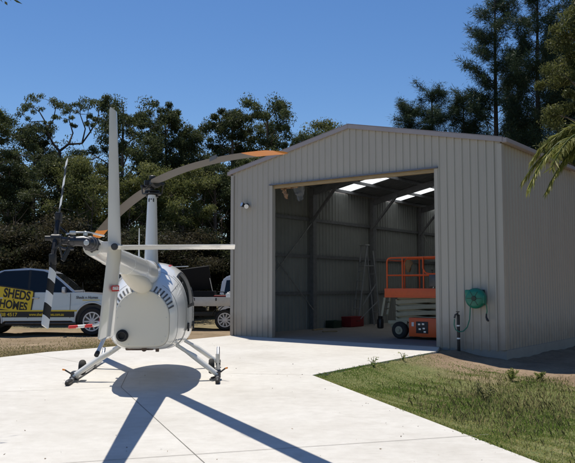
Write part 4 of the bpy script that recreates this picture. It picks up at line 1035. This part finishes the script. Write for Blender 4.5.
# open toolbox on the tray
t = thing('tool_box', 'black tool box with its lid raised standing on the truck tray', 'tool box', trayspot(1.05, .25, .89), R(178))
mb = MB(); mb.box((0, 0, .22), (1.25, .75, .46), .02); mb.build('body', M['boxblack'], t)
mb = MB(); mb.box((.12, .06, .86), (1.2, .10, .82), .02, rot=Matrix.Rotation(R(-14), 4, 'X') @ Matrix.Rotation(R(8), 4, 'Y')); l_ = mb.build('lid', M['boxblack'], t)
mb = MB(); mb.box((.55, .1, 1.30), (.5, .04, .035), .006, rot=Matrix.Rotation(R(2), 4, 'Y')); mb.build('lid_trim', M['alu'], l_)
mb = MB(); mb.box((-.2, .13, 1.12), (.06, .03, .09), .006); mb.build('lid_latch', M['alu'], l_)
mb = MB(); mb.tube([(-.55, .1, .44), (-.45, .12, .9)], .012, 6); mb.build('gas_strut', M['alu'], t)
t = thing('jerry_can', 'small white container standing on the truck tray beside the tool box', 'container', trayspot(-.12, .7, .89), R(170))
mb = MB(); mb.box((0, 0, .2), (.2, .17, .34), .03); mb.disc((.04, 0, .39), (0, 0, 1), .03, .05, 12, .006); mb.tube([(-.07, 0, .36), (-.05, 0, .41), (0, 0, .42), (.02, 0, .38)], .012, 6); mb.build('body', M['white'], t)
t = thing('tool_bag', 'dark tool bag with red edge lying on the truck tray', 'tool bag', trayspot(.2, .45, .89), R(175))
mb = MB(); mb.box((0, 0, .16), (.62, .34, .32), .09, seg=3); mb.tube([(-.15, .0, .31), (-.1, 0, .42), (.1, 0, .42), (.15, 0, .31)], .016, 6); mb.build('body', M['boxblack'], t)
mb = MB(); mb.box((0, .0, .285), (.5, .345, .02), .008); mb.build('zip_edge', M['red'], t)

# --- white wagon behind
def build_wagon():
    t = thing('station_wagon', 'white four wheel drive wagon parked furthest back, half hidden by the shed', 'car', (-.45, 30.4, -.05), R(4))
    prof = [(-2.35, .5), (-2.4, 1.0), (-2.36, 1.12), (.9, 1.14), (1.9, 1.08), (2.3, .98), (2.42, .7), (2.35, .42), (1.95, .38)] + [(1.45+.45*math.cos(a_), .4+.45*math.sin(a_)) for a_ in [R(180*i/12) for i in range(13)]] + [(.9, .4), (-.9, .4)] + [(-1.4+.45*math.cos(a_), .4+.45*math.sin(a_)) for a_ in [R(180*i/12) for i in range(13)]]
    mb = MB(); mb.prism(prof, -.93, .93, .04, lambda x, y, z: (x, y*(1-.05*max(0, (z-.5)/.6)**2), z)); mb.build('body', M['carwhite'], t, angle=40)
    cab = [(-2.33, 1.13), (-2.22, 1.75), (-2.0, 1.93), (-.9, 1.98), (.1, 1.92), (.95, 1.13)]
    mb = MB(); mb.prism(cab, -.87, .87, .05, lambda x, y, z: (x, y*(1-.17*(z-1.13)/.85), z)); mb.build('cabin', M['carwhite'], t, angle=40)
    for sg in (-1, 1):
        for pl in ([(-2.15, 1.2), (-1.35, 1.2), (-1.35, 1.78), (-2.05, 1.74)], [(-1.28, 1.2), (-.38, 1.2), (-.38, 1.8), (-1.28, 1.8)], [(-.31, 1.2), (.75, 1.2), (.15, 1.72), (-.31, 1.78)]):
            mb = MB(); mb.bm.faces.new([mb.bm.verts.new((x, sg*(.87*(1-.17*(z-1.13)/.85)+.007), z)) for x, z in pl]); mb.build('window', M['glass'], t, smooth=False)
        for x in (1.45, -1.4): wheel(t, x, sg*.8, .39, -sg, spokes=8)
        mb = MB(); mb.box((.72, sg*1.0, 1.24), (.1, .18, .15), .03); mb.build('mirror', M['carwhite'], t)
        mb = MB(); mb.box((-2.36, sg*.78, .95), (.06, .14, .26), .01); mb.build('tail_light', M['red'], t)
    mb = MB(); mb.bm.faces.new([mb.bm.verts.new(v_) for v_ in ((.88, -.74, 1.215), (.88, .74, 1.215), (.2, .66, 1.85), (.2, -.66, 1.85))]); mb.build('windscreen', M['glass'], t, smooth=False)
    mb = MB(); mb.box((0, 0, .45), (3.9, 1.5, .3)); mb.build('underbody', M['black'], t, smooth=False)
    return t
build_wagon()

# ------------------------------------------------------------------ trees
proto = {}
def place(px, top, Y, variant, label, seed_rz, wide=1.0, group=None):
    x, h = pt(px, top, Y)
    if variant not in proto:
        proto[variant] = VAR[variant](); o = proto[variant]; o['_h'] = VH[variant]; new = False
    else:
        o = copy_tree(proto[variant])
    o.location = (x, Y, -.1); k = h/VH[variant]; o.scale = (k*wide, k*wide, k); o.rotation_euler = (0, 0, seed_rz)
    tag(o, label)
    if group: o['group'] = group
    return o
VH = {'A': 12, 'B': 12, 'C': 12, 'D': 9, 'S': 3.2, 'S2': 3.0}
VAR = {
 'A': lambda: gum('gum_tree', '-', 12, 2.6, 11, base=.26, nl=20, per=230),
 'B': lambda: gum('gum_tree', '-', 12, 1.7, 23, base=.30, nl=18, per=230, slim=1.2),
 'C': lambda: gum('gum_tree', '-', 12, 2.2, 37, base=.2, nl=20, per=230),
 'D': lambda: gum('gum_tree', '-', 9, 2.4, 51, base=.15, nl=18, per=230, leafm='gumlight', ls=.11),
 'S': lambda: gum('scrub_bush', '-', 3.2, 1.7, 61, base=.03, nl=15, per=260, leafm='shrub', ls=.08, group='scrub bushes at the foot of the wood', cat='bush'),
 'S2': lambda: gum('scrub_bush', '-', 3.0, 1.5, 71, base=.03, nl=14, per=260, leafm='under', ls=.08, group='scrub bushes at the foot of the wood', cat='bush'),
}
T = [
 (-14, 106, 36, 'A', 'dark gum tree cut by the left edge of the picture', .3, 1),
 (28, 117, 41, 'C', 'gum tree with a low crown left of the open branching gum', 1.3, 1),
 (121, 94, 38, 'A', 'broad tall gum tree directly behind the upper tail fin', 2.1, .95),
 (160, 99, 40, 'B', 'slender gum tree with a narrow crown above the rotor hub', 0.4, .85),
 (190, 121, 41, 'C', 'low rounded gum tree right of the rotor hub', 3.9, .85),
 (231, 106, 42, 'B', 'gum tree left of the tallest gum beside the shed', 4.4, 1.1),
 (267, 95, 42, 'A', 'tall gum tree rising behind the left roof corner of the shed', 5.2, .85),
 (302, 127, 44, 'C', 'gum tree top just showing over the left roof slope', .9, .8),
 (321, 124, 52, 'D', 'pale green gum crown showing over the roof near the ridge', 2.5, .9),
 (58, 150, 35, 'C', 'dark gum tree filling in below the open branching gum', 2.9, 1.15),
 (8, 160, 35, 'C', 'shorter dark gum tree at the far left behind the pickup', 5.6, 1.2),
 (90, 158, 34, 'D', 'yellowish bushy gum tree between the tail rotor and the upper fin', .6, 1.1),
 (138, 165, 35, 'D', 'yellowish bushy gum tree just left of the mast', 3.4, 1.1),
 (182, 166, 36, 'D', 'yellowish bushy gum tree just right of the mast', 4.7, 1.1),
 (212, 158, 38, 'C', 'dark gum tree below the middle of the right main blade', 1.7, 1.2),
 (248, 150, 39, 'C', 'dark gum tree hard against the left shed corner', .1, 1.1),
]
for px, top, Y, v_, lab, rz, wd in T: place(px, top, Y, v_, lab, rz, wd)
# open branching gum with bare curved limbs
def open_gum():
    global rng
    rng = np.random.default_rng(5); r_ = random.Random(5)
    Y = 38.0; s = Y/734
    def q(px, py, dy=0.0): return Vector(((px-287.5)*s, Y+dy, (285-py)*s+1.5))
    x0 = q(80, 285); t = thing('gum_tree', 'open gum tree with bare curved limbs and separate leaf tufts at upper left', 'tree', (x0.x, Y, -.1), 0, 'gum trees along the edge of the wood')
    o = Vector((x0.x, Y, -.1))
    L_ = [([q(80, 300), q(76, 250, .3), q(68, 200), q(60, 170, -.2), q(57, 150)], .13, .08),
          ([q(57, 150), q(66, 143), q(78, 141, .3), q(88, 130), q(94, 116, .2), q(97, 103)], .07, .018),
          ([q(57, 150), q(50, 142), q(46, 130, -.4), q(42, 120), q(36, 110), q(28, 104)], .07, .018),
          ([q(42, 120), q(38, 118, .3), q(26, 120), q(18, 112)], .035, .012),
          ([q(46, 130, -.4), q(50, 118), q(52, 107), q(50, 100)], .04, .012),
          ([q(66, 143), q(68, 130, .4), q(66, 118), q(68, 106)], .05, .012),
          ([q(78, 141, .3), q(80, 125, .5), q(77, 112), q(78, 98)], .045, .012),
          ([q(88, 130), q(84, 118), q(86, 104)], .035, .012),
          ([q(58, 165, -.2), q(72, 158, .6), q(86, 156, .8), q(96, 150, 1)], .05, .015),
          ([q(59, 180), q(48, 172, .5), q(36, 160, .8), q(28, 158, 1)], .05, .015)]
    mb = MB(); cent = []
    for pts, a_, b_ in L_:
        n = len(pts); mb.tube([p-o for p in pts], [a_+(b_-a_)*i/(n-1) for i in range(n)], 7)
    mb.build('trunk', M['darkbark'], t)
    tufts = [(28, 103, 8), (36, 108, 7), (45, 101, 9), (20, 113, 6), (52, 100, 8), (66, 108, 6), (68, 102, 5), (78, 97, 8), (86, 102, 7), (96, 104, 7), (94, 115, 5), (90, 122, 4), (33, 118, 5), (60, 118, 5), (75, 112, 5), (96, 150, 7), (86, 152, 6), (30, 157, 7), (40, 160, 6), (50, 125, 4), (70, 126, 4), (40, 99, 6), (25, 108, 5), (83, 111, 5)]
    rad = []
    tw = MB()
    ends = [p for l in L_[1:] for p in l[0][1:]]
    for x, y, k in tufts:
        c0 = q(x, y, r_.uniform(-.7, .7)); near = min(ends, key=lambda p: (p-c0).length)
        tw.tube([near-o, near.lerp(c0, .6)-o+Vector((0, 0, .05)), c0-o], [.02, .012, .006], 4)
        for j in range(3):
            cc = c0-o+Vector((r_.gauss(0, .28), r_.gauss(0, .3), r_.gauss(0, .17))); cent.append(cc); rad.append(k*s*.72)
    tw.build('twigs', M['darkbark'], t)
    C, D, tn = clumps(cent, np.array(rad), 75, droop=.5, flat=.7)
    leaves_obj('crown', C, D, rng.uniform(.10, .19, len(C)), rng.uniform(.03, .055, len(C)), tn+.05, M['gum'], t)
open_gum()
# scrub at the foot of the wood
k = 0
SB = [(-20, 232, 31.5, 'S'), (12, 238, 30.6, 'S2'), (40, 235, 31.4, 'S'), (70, 240, 30.2, 'S'), (97, 238, 31, 'S'), (122, 236, 31.6, 'S2'), (150, 240, 32, 'S'), (172, 236, 34.5, 'S2'), (196, 252, 38, 'D'), (216, 254, 39, 'D'), (240, 245, 38.5, 'S'), (262, 240, 36.5, 'S2')]
labs = ['russet scrub bush at the extreme left behind the pickup', 'green scrub bush behind the pickup rear window', 'russet scrub bush behind the tail rotor blade', 'russet scrub bush above the pickup bonnet', 'russet scrub bush directly below the tail rotor gearbox', 'green scrub bush behind the lower tail fin', 'russet scrub bush behind the tail cone root', 'green scrub bush behind the helicopter cabin roof', 'yellow green bush left of the raised tool box lid', 'yellow green bush just above the white wagon', 'russet scrub bush hidden mostly by the left shed corner', 'green scrub bush behind the left shed wall']
for (px, top, Y, v_), lab in zip(SB, labs):
    o = place(px, top, Y, v_, lab, px*.7, 1.35, 'scrub bushes at the foot of the wood'); o.name = 'scrub_bush'; o['category'] = 'bush'
# thin bare saplings at the wood's edge
r_ = random.Random(77)
sap = None
for i, (px_, top_, lab_) in enumerate(((78, 205, 'thin bare sapling between the tail rotor and the upper fin'), (92, 190, 'thin bare sapling just left of the upper fin'), (128, 200, 'thin bare sapling just right of the upper fin'), (35, 215, 'thin bare sapling above the pickup front window'), (175, 205, 'thin bare sapling right of the mast fairing'), (203, 190, 'thin bare sapling halfway from the mast to the shed'), (14, 205, 'thin bare sapling above the pickup sign'), (222, 210, 'thin bare sapling nearest the left shed corner'))):
    x, h = pt(px_, top_, 31.5 if px_ < 150 else 36)
    if sap is None:
        sap = o = thing('sapling', lab_, 'tree', group='thin bare saplings at the edge of the wood')
        mb = MB(); mb.tube(bez((0, 0, -.1), (.25, .1, 2.6), (-.1, 0, 5), 8), [.05, .046, .042, .036, .03, .024, .016, .006], 6); mb.build('trunk', M['sapbark'], o)
        mb = MB()
        for k in range(11):
            z0 = 1.4+k*.32; az = r_.uniform(0, 6.3); l_ = r_.uniform(.4, .9); x0 = .25*2*(z0/5)*(1-z0/5)
            mb.tube([(x0-.1*(z0/5)**2, .05, z0), (x0+math.cos(az)*l_*.5, math.sin(az)*l_*.5, z0+.25), (x0+math.cos(az)*l_, math.sin(az)*l_, z0+.65)], [.014, .01, .004], 4)
        mb.build('twigs', M['sapbark'], o)
    else: o = copy_tree(sap)
    o.location = (x, 31.5 if px_ < 150 else 36, -.05); o.scale = (1, 1, h/5); o.rotation_euler = (0, 0, i*1.9); tag(o, lab_)
# the mass of the wood behind
rng = np.random.default_rng(99); r_ = random.Random(99)
cent, rad = [], []
for i in range(2600):
    x = r_.uniform(-34, 4); Y = r_.uniform(41, 52); hmax = (8.6 + 1.2*math.sin(x*.8)+.9*math.sin(x*2.1+1)+r_.uniform(-.6, .9))*(Y/46)
    if x > -1: hmax *= .7
    cent.append((x, Y, r_.uniform(0, 1)**.8*hmax)); rad.append(r_.uniform(.45, 1.0))
C, D, tn = clumps(cent, np.array(rad), 62)
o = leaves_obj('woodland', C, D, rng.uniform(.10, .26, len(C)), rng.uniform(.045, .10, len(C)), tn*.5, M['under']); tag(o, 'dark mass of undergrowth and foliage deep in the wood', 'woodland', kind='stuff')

# she-oaks behind the shed on the right
def sheoak(name, label, H, W, seed):
    global rng
    rng = np.random.default_rng(seed); r_ = random.Random(seed)
    t = thing(name, label, 'tree', group='she-oaks behind the shed')
    tr = MB(); spine = bez((0, 0, -.2), (r_.uniform(-.3, .3), 0, H*.5), (r_.uniform(-.2, .2), 0, H), 12)
    tr.tube(spine, [.014*H*(1-i/12.3)+.01 for i in range(12)], 7)
    C, D, Tn = [], [], []
    nb = int(H*5.6)
    for i in range(nb):
        f = .12+.87*(i+r_.random()*.7)/nb; k = f*11; j = int(k); p = Vector(spine[j]).lerp(Vector(spine[min(11, j+1)]), k-j)
        az = r_.uniform(0, 2*math.pi); ln = W*(.2+.8*(1-f)**.7)*r_.uniform(.35, 1.3)*(1 if f > .2 else .7)
        e = p+Vector((math.cos(az)*ln, math.sin(az)*ln, ln*r_.uniform(.35, 1.0)+.2))
        path = bez(p, p.lerp(e, .55)+Vector((0, 0, -.08*ln)), e, 5); tr.tube(path, [.03*(1-f*.7)*(1-q_/5)+.006 for q_ in range(5)], 4)
        m_ = int(10+ln*10); tone = r_.uniform(.05, .65)
        for q_ in range(m_):
            u = r_.uniform(.3, 1.05); c = Vector(path[0])*(1-u)**2+2*u*(1-u)*Vector(path[2])+u*u*e
            c = c + Vector((r_.gauss(0, .16), r_.gauss(0, .16), r_.gauss(0, .12)))
            for z_ in range(24):
                d = Vector((r_.gauss(0, .6)+math.cos(az)*.3, r_.gauss(0, .6)+math.sin(az)*.3, r_.gauss(.1, .6)))
                C.append(c+d*r_.uniform(.1, .34)); D.append(d); Tn.append(tone+r_.uniform(-.1, .35))
    tr.build('trunk', M['darkbark'], t)
    n = len(C); leaves_obj('crown', C, D, rng.uniform(.16, .36, n), rng.uniform(.022, .036, n), np.array(Tn), M['casu'], t)
    return t
so1 = sheoak('sheoak_tree', 'tallest dark she-oak with a pointed top behind the right roof corner', 20, 3.5, 3)
x, h = pt(500, -14, 45); so1.location = (x, 45, -.3); so1.scale = (1, 1, h/20)
so2 = sheoak('sheoak_tree', 'broad dark she-oak right of the pointed one, top above the frame', 20, 3.8, 14)
x, h = pt(543, -26, 44); so2.location = (x, 44, -.3); so2.scale = (1.0, 1.0, h/20)
def oakcopy(src, px, top, Y, lab, rz, wide=1.0):
    c = copy_tree(src); x, h = pt(px, top, Y); c.location = (x, Y, -.3); c.rotation_euler = (0, 0, rz); k = h/20; c.scale = (k*wide, k*wide, k); tag(c, lab)
oakcopy(so2, 434, 84, 47, 'short she-oak standing alone above the middle of the right roof slope', 1.1, 1.35)
oakcopy(so1, 411, 98, 48, 'smallest she-oak at the left end of the group over the roof', 2.3, 1.3)
oakcopy(so1, 466, 92, 46, 'short thin she-oak in the gap left of the pointed tall one', 3.0, 1.25)
oakcopy(so2, 590, -40, 43, 'she-oak cut by the right edge of the picture', 4.0, 1.0)
oakcopy(so1, 522, 40, 49, 'she-oak showing between the two tallest trunks', 5.0, .95)
oakcopy(so2, 563, 30, 50, 'she-oak behind the palm fronds', .5, 1.0)
for i_, (px_, x_, Y_, h_, lab_) in enumerate(((0, 17, 24, 16, 'unseen she-oak added beside the shed wall to shade it'), (0, 19, 19, 15, 'unseen she-oak added out to the right to shade the shed wall, second from the viewer'), (0, 16, 13, 14, 'unseen she-oak added out to the right to shade the shed wall, nearest the viewer'), (0, 21, 30, 18, 'unseen she-oak added out to the right to shade the shed wall, by its back corner'))):
    c = copy_tree(so2); c.location = (x_, Y_, -.3); c.scale = (1.1, 1.1, h_/20); c.rotation_euler = (0, 0, i_*1.3); tag(c, lab_)  # out-of-view she-oaks added to block sky light from the shed's side wall
g = gum('gum_tree', 'olive gum tree with sunlit hanging foliage at the upper right edge', 14, 2.1, 83, base=.3, nl=20, per=260, leafm='gumlight', ls=.11, group='gum trees along the edge of the wood')
x, h = pt(592, -20, 34); g.location = (x, 34, -.3); g.scale = (1, 1, h/14)

# palm at the right edge
rng = np.random.default_rng(31); r_ = random.Random(31)
pb = Vector((5.15, 12.0, -.35)); palm = thing('palm_tree', 'palm with arching yellow green fronds at the right edge in front of the shed side', 'palm', pb)
mb = MB(); mb.tube([(0, 0, 0), (.05, 0, 1.6), (.0, 0, 3.7)], [.17, .13, .12], 12); mb.build('trunk', M['bark'], palm)
mb = MB(); mb.tube([(0, 0, 3.6), (0, 0, 4.3)], [.11, .06], 12); mb.build('crownshaft', M['palm'], palm)
FR = [((-.7, -.05, 4.6), (-1.2, -.05, 3.42)), ((-.55, .25, 4.75), (-1.0, .4, 3.95)), ((-.6, .3, 4.5), (-1.12, .5, 3.62)), ((-.5, -.3, 4.6), (-.98, -.5, 3.7)), ((-.3, .1, 4.8), (-.7, .2, 4.25)), ((-.45, .05, 4.3), (-.85, .1, 3.4)), ((.5, .1, 4.9), (1.4, .2, 4.0)), ((.3, -.4, 4.8), (.9, -1.1, 4.0)), ((.2, .6, 4.9), (.6, 1.5, 4.1))]
for tip_c, tip in FR:
    path = bez((0, 0, 4.2), tip_c, tip, 16); mb = MB(); mb.tube(path, [.022*(1-i/17)+.004 for i in range(16)], 6); fr = mb.build('frond', M['palm'], palm)
    C, D, Ls, Tn = [], [], [], []
    for i in range(360):
        u = r_.uniform(.12, 1.0); k = u*15; j = min(14, int(k)); p = Vector(path[j]).lerp(Vector(path[j+1]), k-j); tan = (Vector(path[j+1])-Vector(path[j])).normalized()
        sd = tan.cross(Vector((0, 0, 1)));  sd = sd.normalized() if sd.length > .05 else Vector((0, 1, 0))
        sg = 1 if i % 2 else -1
        d = (sd*sg*r_.uniform(.35, .9) + tan*r_.uniform(.3, .8) + Vector((0, 0, r_.uniform(-1.0, -.05)))).normalized(); l_ = r_.uniform(.16, .44)*(1.1-.55*u)
        C.append(p+d*l_*.5); D.append(d); Ls.append(l_); Tn.append(r_.uniform(.1, 1)*(.5+.5*u))
    leaves_obj('leaflets', C, D, np.array(Ls), rng.uniform(.012, .024, len(C)), np.array(Tn), M['palm'], fr)

# overhanging twig at the upper left corner
rng = np.random.default_rng(41); r_ = random.Random(41)
ot = thing('overhanging_branch', 'leafy branch tip overhanging the upper left corner of the picture', 'branch', (-4.3, 9.0, 5.2))
mb = MB(); mb.tube([(-.9, 0, .35), (-.3, 0, .2), (.3, .05, .02), (.72, .05, -.07)], [.02, .014, .009, .004], 6); mb.tube([(.3, .05, .02), (.5, .1, .06), (.8, .1, .12)], [.008, .006, .003], 5); mb.build('stem', M['darkbark'], ot)
C, D = [], []
for i in range(60):
    u = r_.uniform(0, 1); C.append((-.1+.88*u+r_.gauss(0, .05), r_.gauss(0, .1), .12-.2*u+r_.gauss(0, .055))); D.append((r_.gauss(.6, .5), r_.gauss(0, .5), r_.gauss(-.4, .4)))
leaves_obj('leaves', C, D, rng.uniform(.08, .14, 60), rng.uniform(.025, .04, 60), rng.random(60)*.4, M['gum'], ot)

# ------------------------------------------------------------------ grass
rng = np.random.default_rng(17); r_ = random.Random(17)
def blades(name, pts, hts, wid, tone, material, lean=.45):
    n = len(pts); P0 = np.asarray(pts, float); hts = np.asarray(hts, float)
    az = rng.uniform(0, 2*np.pi, n); le = rng.uniform(.1, 1, n)*lean
    side = np.stack([np.cos(az), np.sin(az), np.zeros(n)], 1); fwd = np.stack([-np.sin(az), np.cos(az), np.zeros(n)], 1)
    wd = (np.asarray(wid)*np.ones(n))[:, None]
    mid = P0+fwd*(le*hts*.35)[:, None]+np.array([0, 0, 1])*(hts*.6)[:, None]
    tip = P0+fwd*(le*hts*1.1)[:, None]+np.array([0, 0, 1])*(hts*(1-.3*le))[:, None]
    V = np.stack([P0-side*wd/2, P0+side*wd/2, mid+side*wd*.4, tip, mid-side*wd*.4], 1).reshape(-1, 3)
    me = bpy.data.meshes.new(name); me.vertices.add(5*n); me.vertices.foreach_set('co', V.astype(np.float32).ravel())
    me.loops.add(5*n); me.loops.foreach_set('vertex_index', np.arange(5*n, dtype=np.int32))
    me.polygons.add(n); me.polygons.foreach_set('loop_start', np.arange(0, 5*n, 5, dtype=np.int32)); me.polygons.foreach_set('loop_total', np.full(n, 5, dtype=np.int32))
    a = me.attributes.new('tone', 'FLOAT', 'POINT'); a.data.foreach_set('value', np.repeat(np.clip(tone, 0, 1), 5).astype(np.float32))
    me.update(); me.materials.append(material); o = bpy.data.objects.new(name, me); COL.objects.link(o); return o
def patchy(x, y): return .5+.25*math.sin(x*1.7+y*.9)+.2*math.sin(x*3.9-y*2.7+2)+.15*math.sin(x*7.1+y*6.3)
G, Hh, Tn = [], [], []
while len(G) < 95000:
    y = 5.5+11.5*r_.random()**1.25; x = r_.uniform(.3, 1.8+y*.44)
    d = grass_d(x, y) + .05*patchy(x*2.3, y*2.1)*r_.random()
    if d < .0: continue
    q = Vector((x, y, 0))-LC; s = -q.dot(SD); tt = q.dot(FD)
    if s < .25: continue
    bare = max(0, min(1, (s-1.3)/2.4)) if tt > 5.0 else 1
    pa = patchy(x, y)
    if r_.random() > bare*(.3+.85*pa): continue
    G.append((x, y, max(hgt(x, y), -.02 if d < .1 else -1)-.005)); Hh.append(r_.uniform(.010, .028)*(1+.6*pa)*(1.5 if d < .12 and r_.random() < .3 else 1)); Tn.append(.16-.8*(pa-.5)+r_.uniform(-.3, .45))
o = blades('lawn_grass', G, Hh, .007, np.array(Tn), M['grass'], .9); tag(o, 'patchy green and straw coloured grass on the triangle of ground right of the driveway', 'grass', kind='stuff')
# taller seeding weeds
G, Hh, Tn = [], [], []
for i in range(17000):
    y = r_.uniform(6.5, 14.6); x = r_.uniform(1.6, 1.3+y*.42)
    cx = .17*y+1.0
    wgt = math.exp(-((x-(.29*y+.2))/1.3)**2)*math.exp(-((y-11.6)/2.4)**2)
    if r_.random() > wgt*1.2: continue
    if grass_d(x, y) < .4: continue
    G.append((x, y, hgt(x, y)-.005)); Hh.append(r_.uniform(.035, .12)); Tn.append(r_.uniform(.0, .8))
o = blades('tall_weeds', G, Hh, .0055, np.array(Tn), M['drygrass'], .5); tag(o, 'taller dry seeding weeds in the middle of the grass patch', 'weeds', kind='stuff')
# dry tufts on the dirt strip along the drive edge
G, Hh, Tn = [], [], []
for i in range(26000):
    k = r_.random()*(len(ed)-1); j = int(k); x = ed[j][0]+(ed[j+1][0]-ed[j][0])*(k-j); y = ed[j][1]+(ed[j+1][1]-ed[j][1])*(k-j)
    off = r_.expovariate(1.6)+.04
    x -= off*.7; y += off
    if r_.random() > .15+.9*patchy(x*1.6, y*1.6): continue
    G.append((x, y, hgt(x, y)-.01)); Hh.append(r_.uniform(.025, .08)); Tn.append(r_.uniform(.35, 1))
o = blades('dry_grass', G, Hh, .012, np.array(Tn), M['drygrass'], .9); tag(o, 'sparse dry grass along the far edge of the concrete drive', 'grass', kind='stuff')
# single weeds
def weed(x, y, H, label, seed, n=26, m='grass'):
    global rng
    rng = np.random.default_rng(seed); r2 = random.Random(seed); z = hgt(x, y)
    t = thing('weed', label, 'weed', (x, y, z), group='weeds along the grass edge')
    mb = MB(); C, D = [], []
    for i in range(6):
        az = r2.uniform(0, 6.28); e = Vector((math.cos(az)*H*.5, math.sin(az)*H*.5, H*r2.uniform(.6, 1.1))); path = bez((0, 0, -.02), (e.x*.3, e.y*.3, e.z*.7), e, 4); mb.tube(path, [.006, .005, .004, .002], 4)
        for q_ in range(n):
            u = r2.uniform(.2, 1); k = u*3; j = min(2, int(k)); p = Vector(path[j]).lerp(Vector(path[j+1]), k-j); d = Vector((r2.gauss(0, 1), r2.gauss(0, 1), r2.gauss(.4, .6))).normalized(); C.append(p+d*.03); D.append(d)
    mb.build('stem', M[m], t); leaves_obj('leaves', C, D, rng.uniform(.04, .09, len(C)), rng.uniform(.014, .026, len(C)), rng.uniform(0, .8, len(C)), M[m], t)
weed(4.15, 13.75, .22, 'leafy green weed clump near the shadow line below the shed corner', 3, 40)
weed(4.75, 14.0, .16, 'smaller weed clump right of the largest one at the shadow line', 9, 30)
weed(1.62, 13.95, .2, 'upright thin weed at the concrete edge below the shed doorway', 4, 5)
weed(2.35, 15.1, .15, 'small weed at the concrete edge nearest the shed', 6, 4)
weed(3.0, 11.3, .26, 'brownish weed in the middle of the grass patch', 7, 26, 'drygrass')
weed(2.95, 7.3, .16, 'low weed at the bottom of the grass patch', 8, 14)

# fallen leaves and grit on the concrete
rng = np.random.default_rng(57); r_ = random.Random(57)
C, D, Ls = [], [], []
while len(C) < 170:
    y = 5.5+15*r_.random()**1.6; x = r_.uniform(-.42*y-1, .42*y)
    q = Vector((x, y, 0))-LC; s_ = q.dot(SD)
    gd = grass_d(x, y)
    if gd > -.03 or s_ > -.1: continue
    if r_.random() > .12+.9*math.exp(gd/.35)+.35*math.exp(-abs(y-20)/1.5): continue
    if seg_d(x, y, -5.99, 15.35, -2.65, 20.5) < .1: continue
    C.append((x, y, .006)); D.append((r_.gauss(0, 1), r_.gauss(0, 1), r_.gauss(0, .12))); Ls.append(r_.uniform(.010, .03))
Ls = np.array(Ls)
o = leaves_obj('leaf_litter', C, D, Ls, Ls*rng.uniform(.25, .6, len(Ls)), rng.random(len(Ls)), leaf_mat('litter', (.06, .04, .025), (.3, .22, .13), .1, hue_var=0)); tag(o, 'scattered dry leaf litter and grit on the concrete', 'leaf litter', kind='stuff')
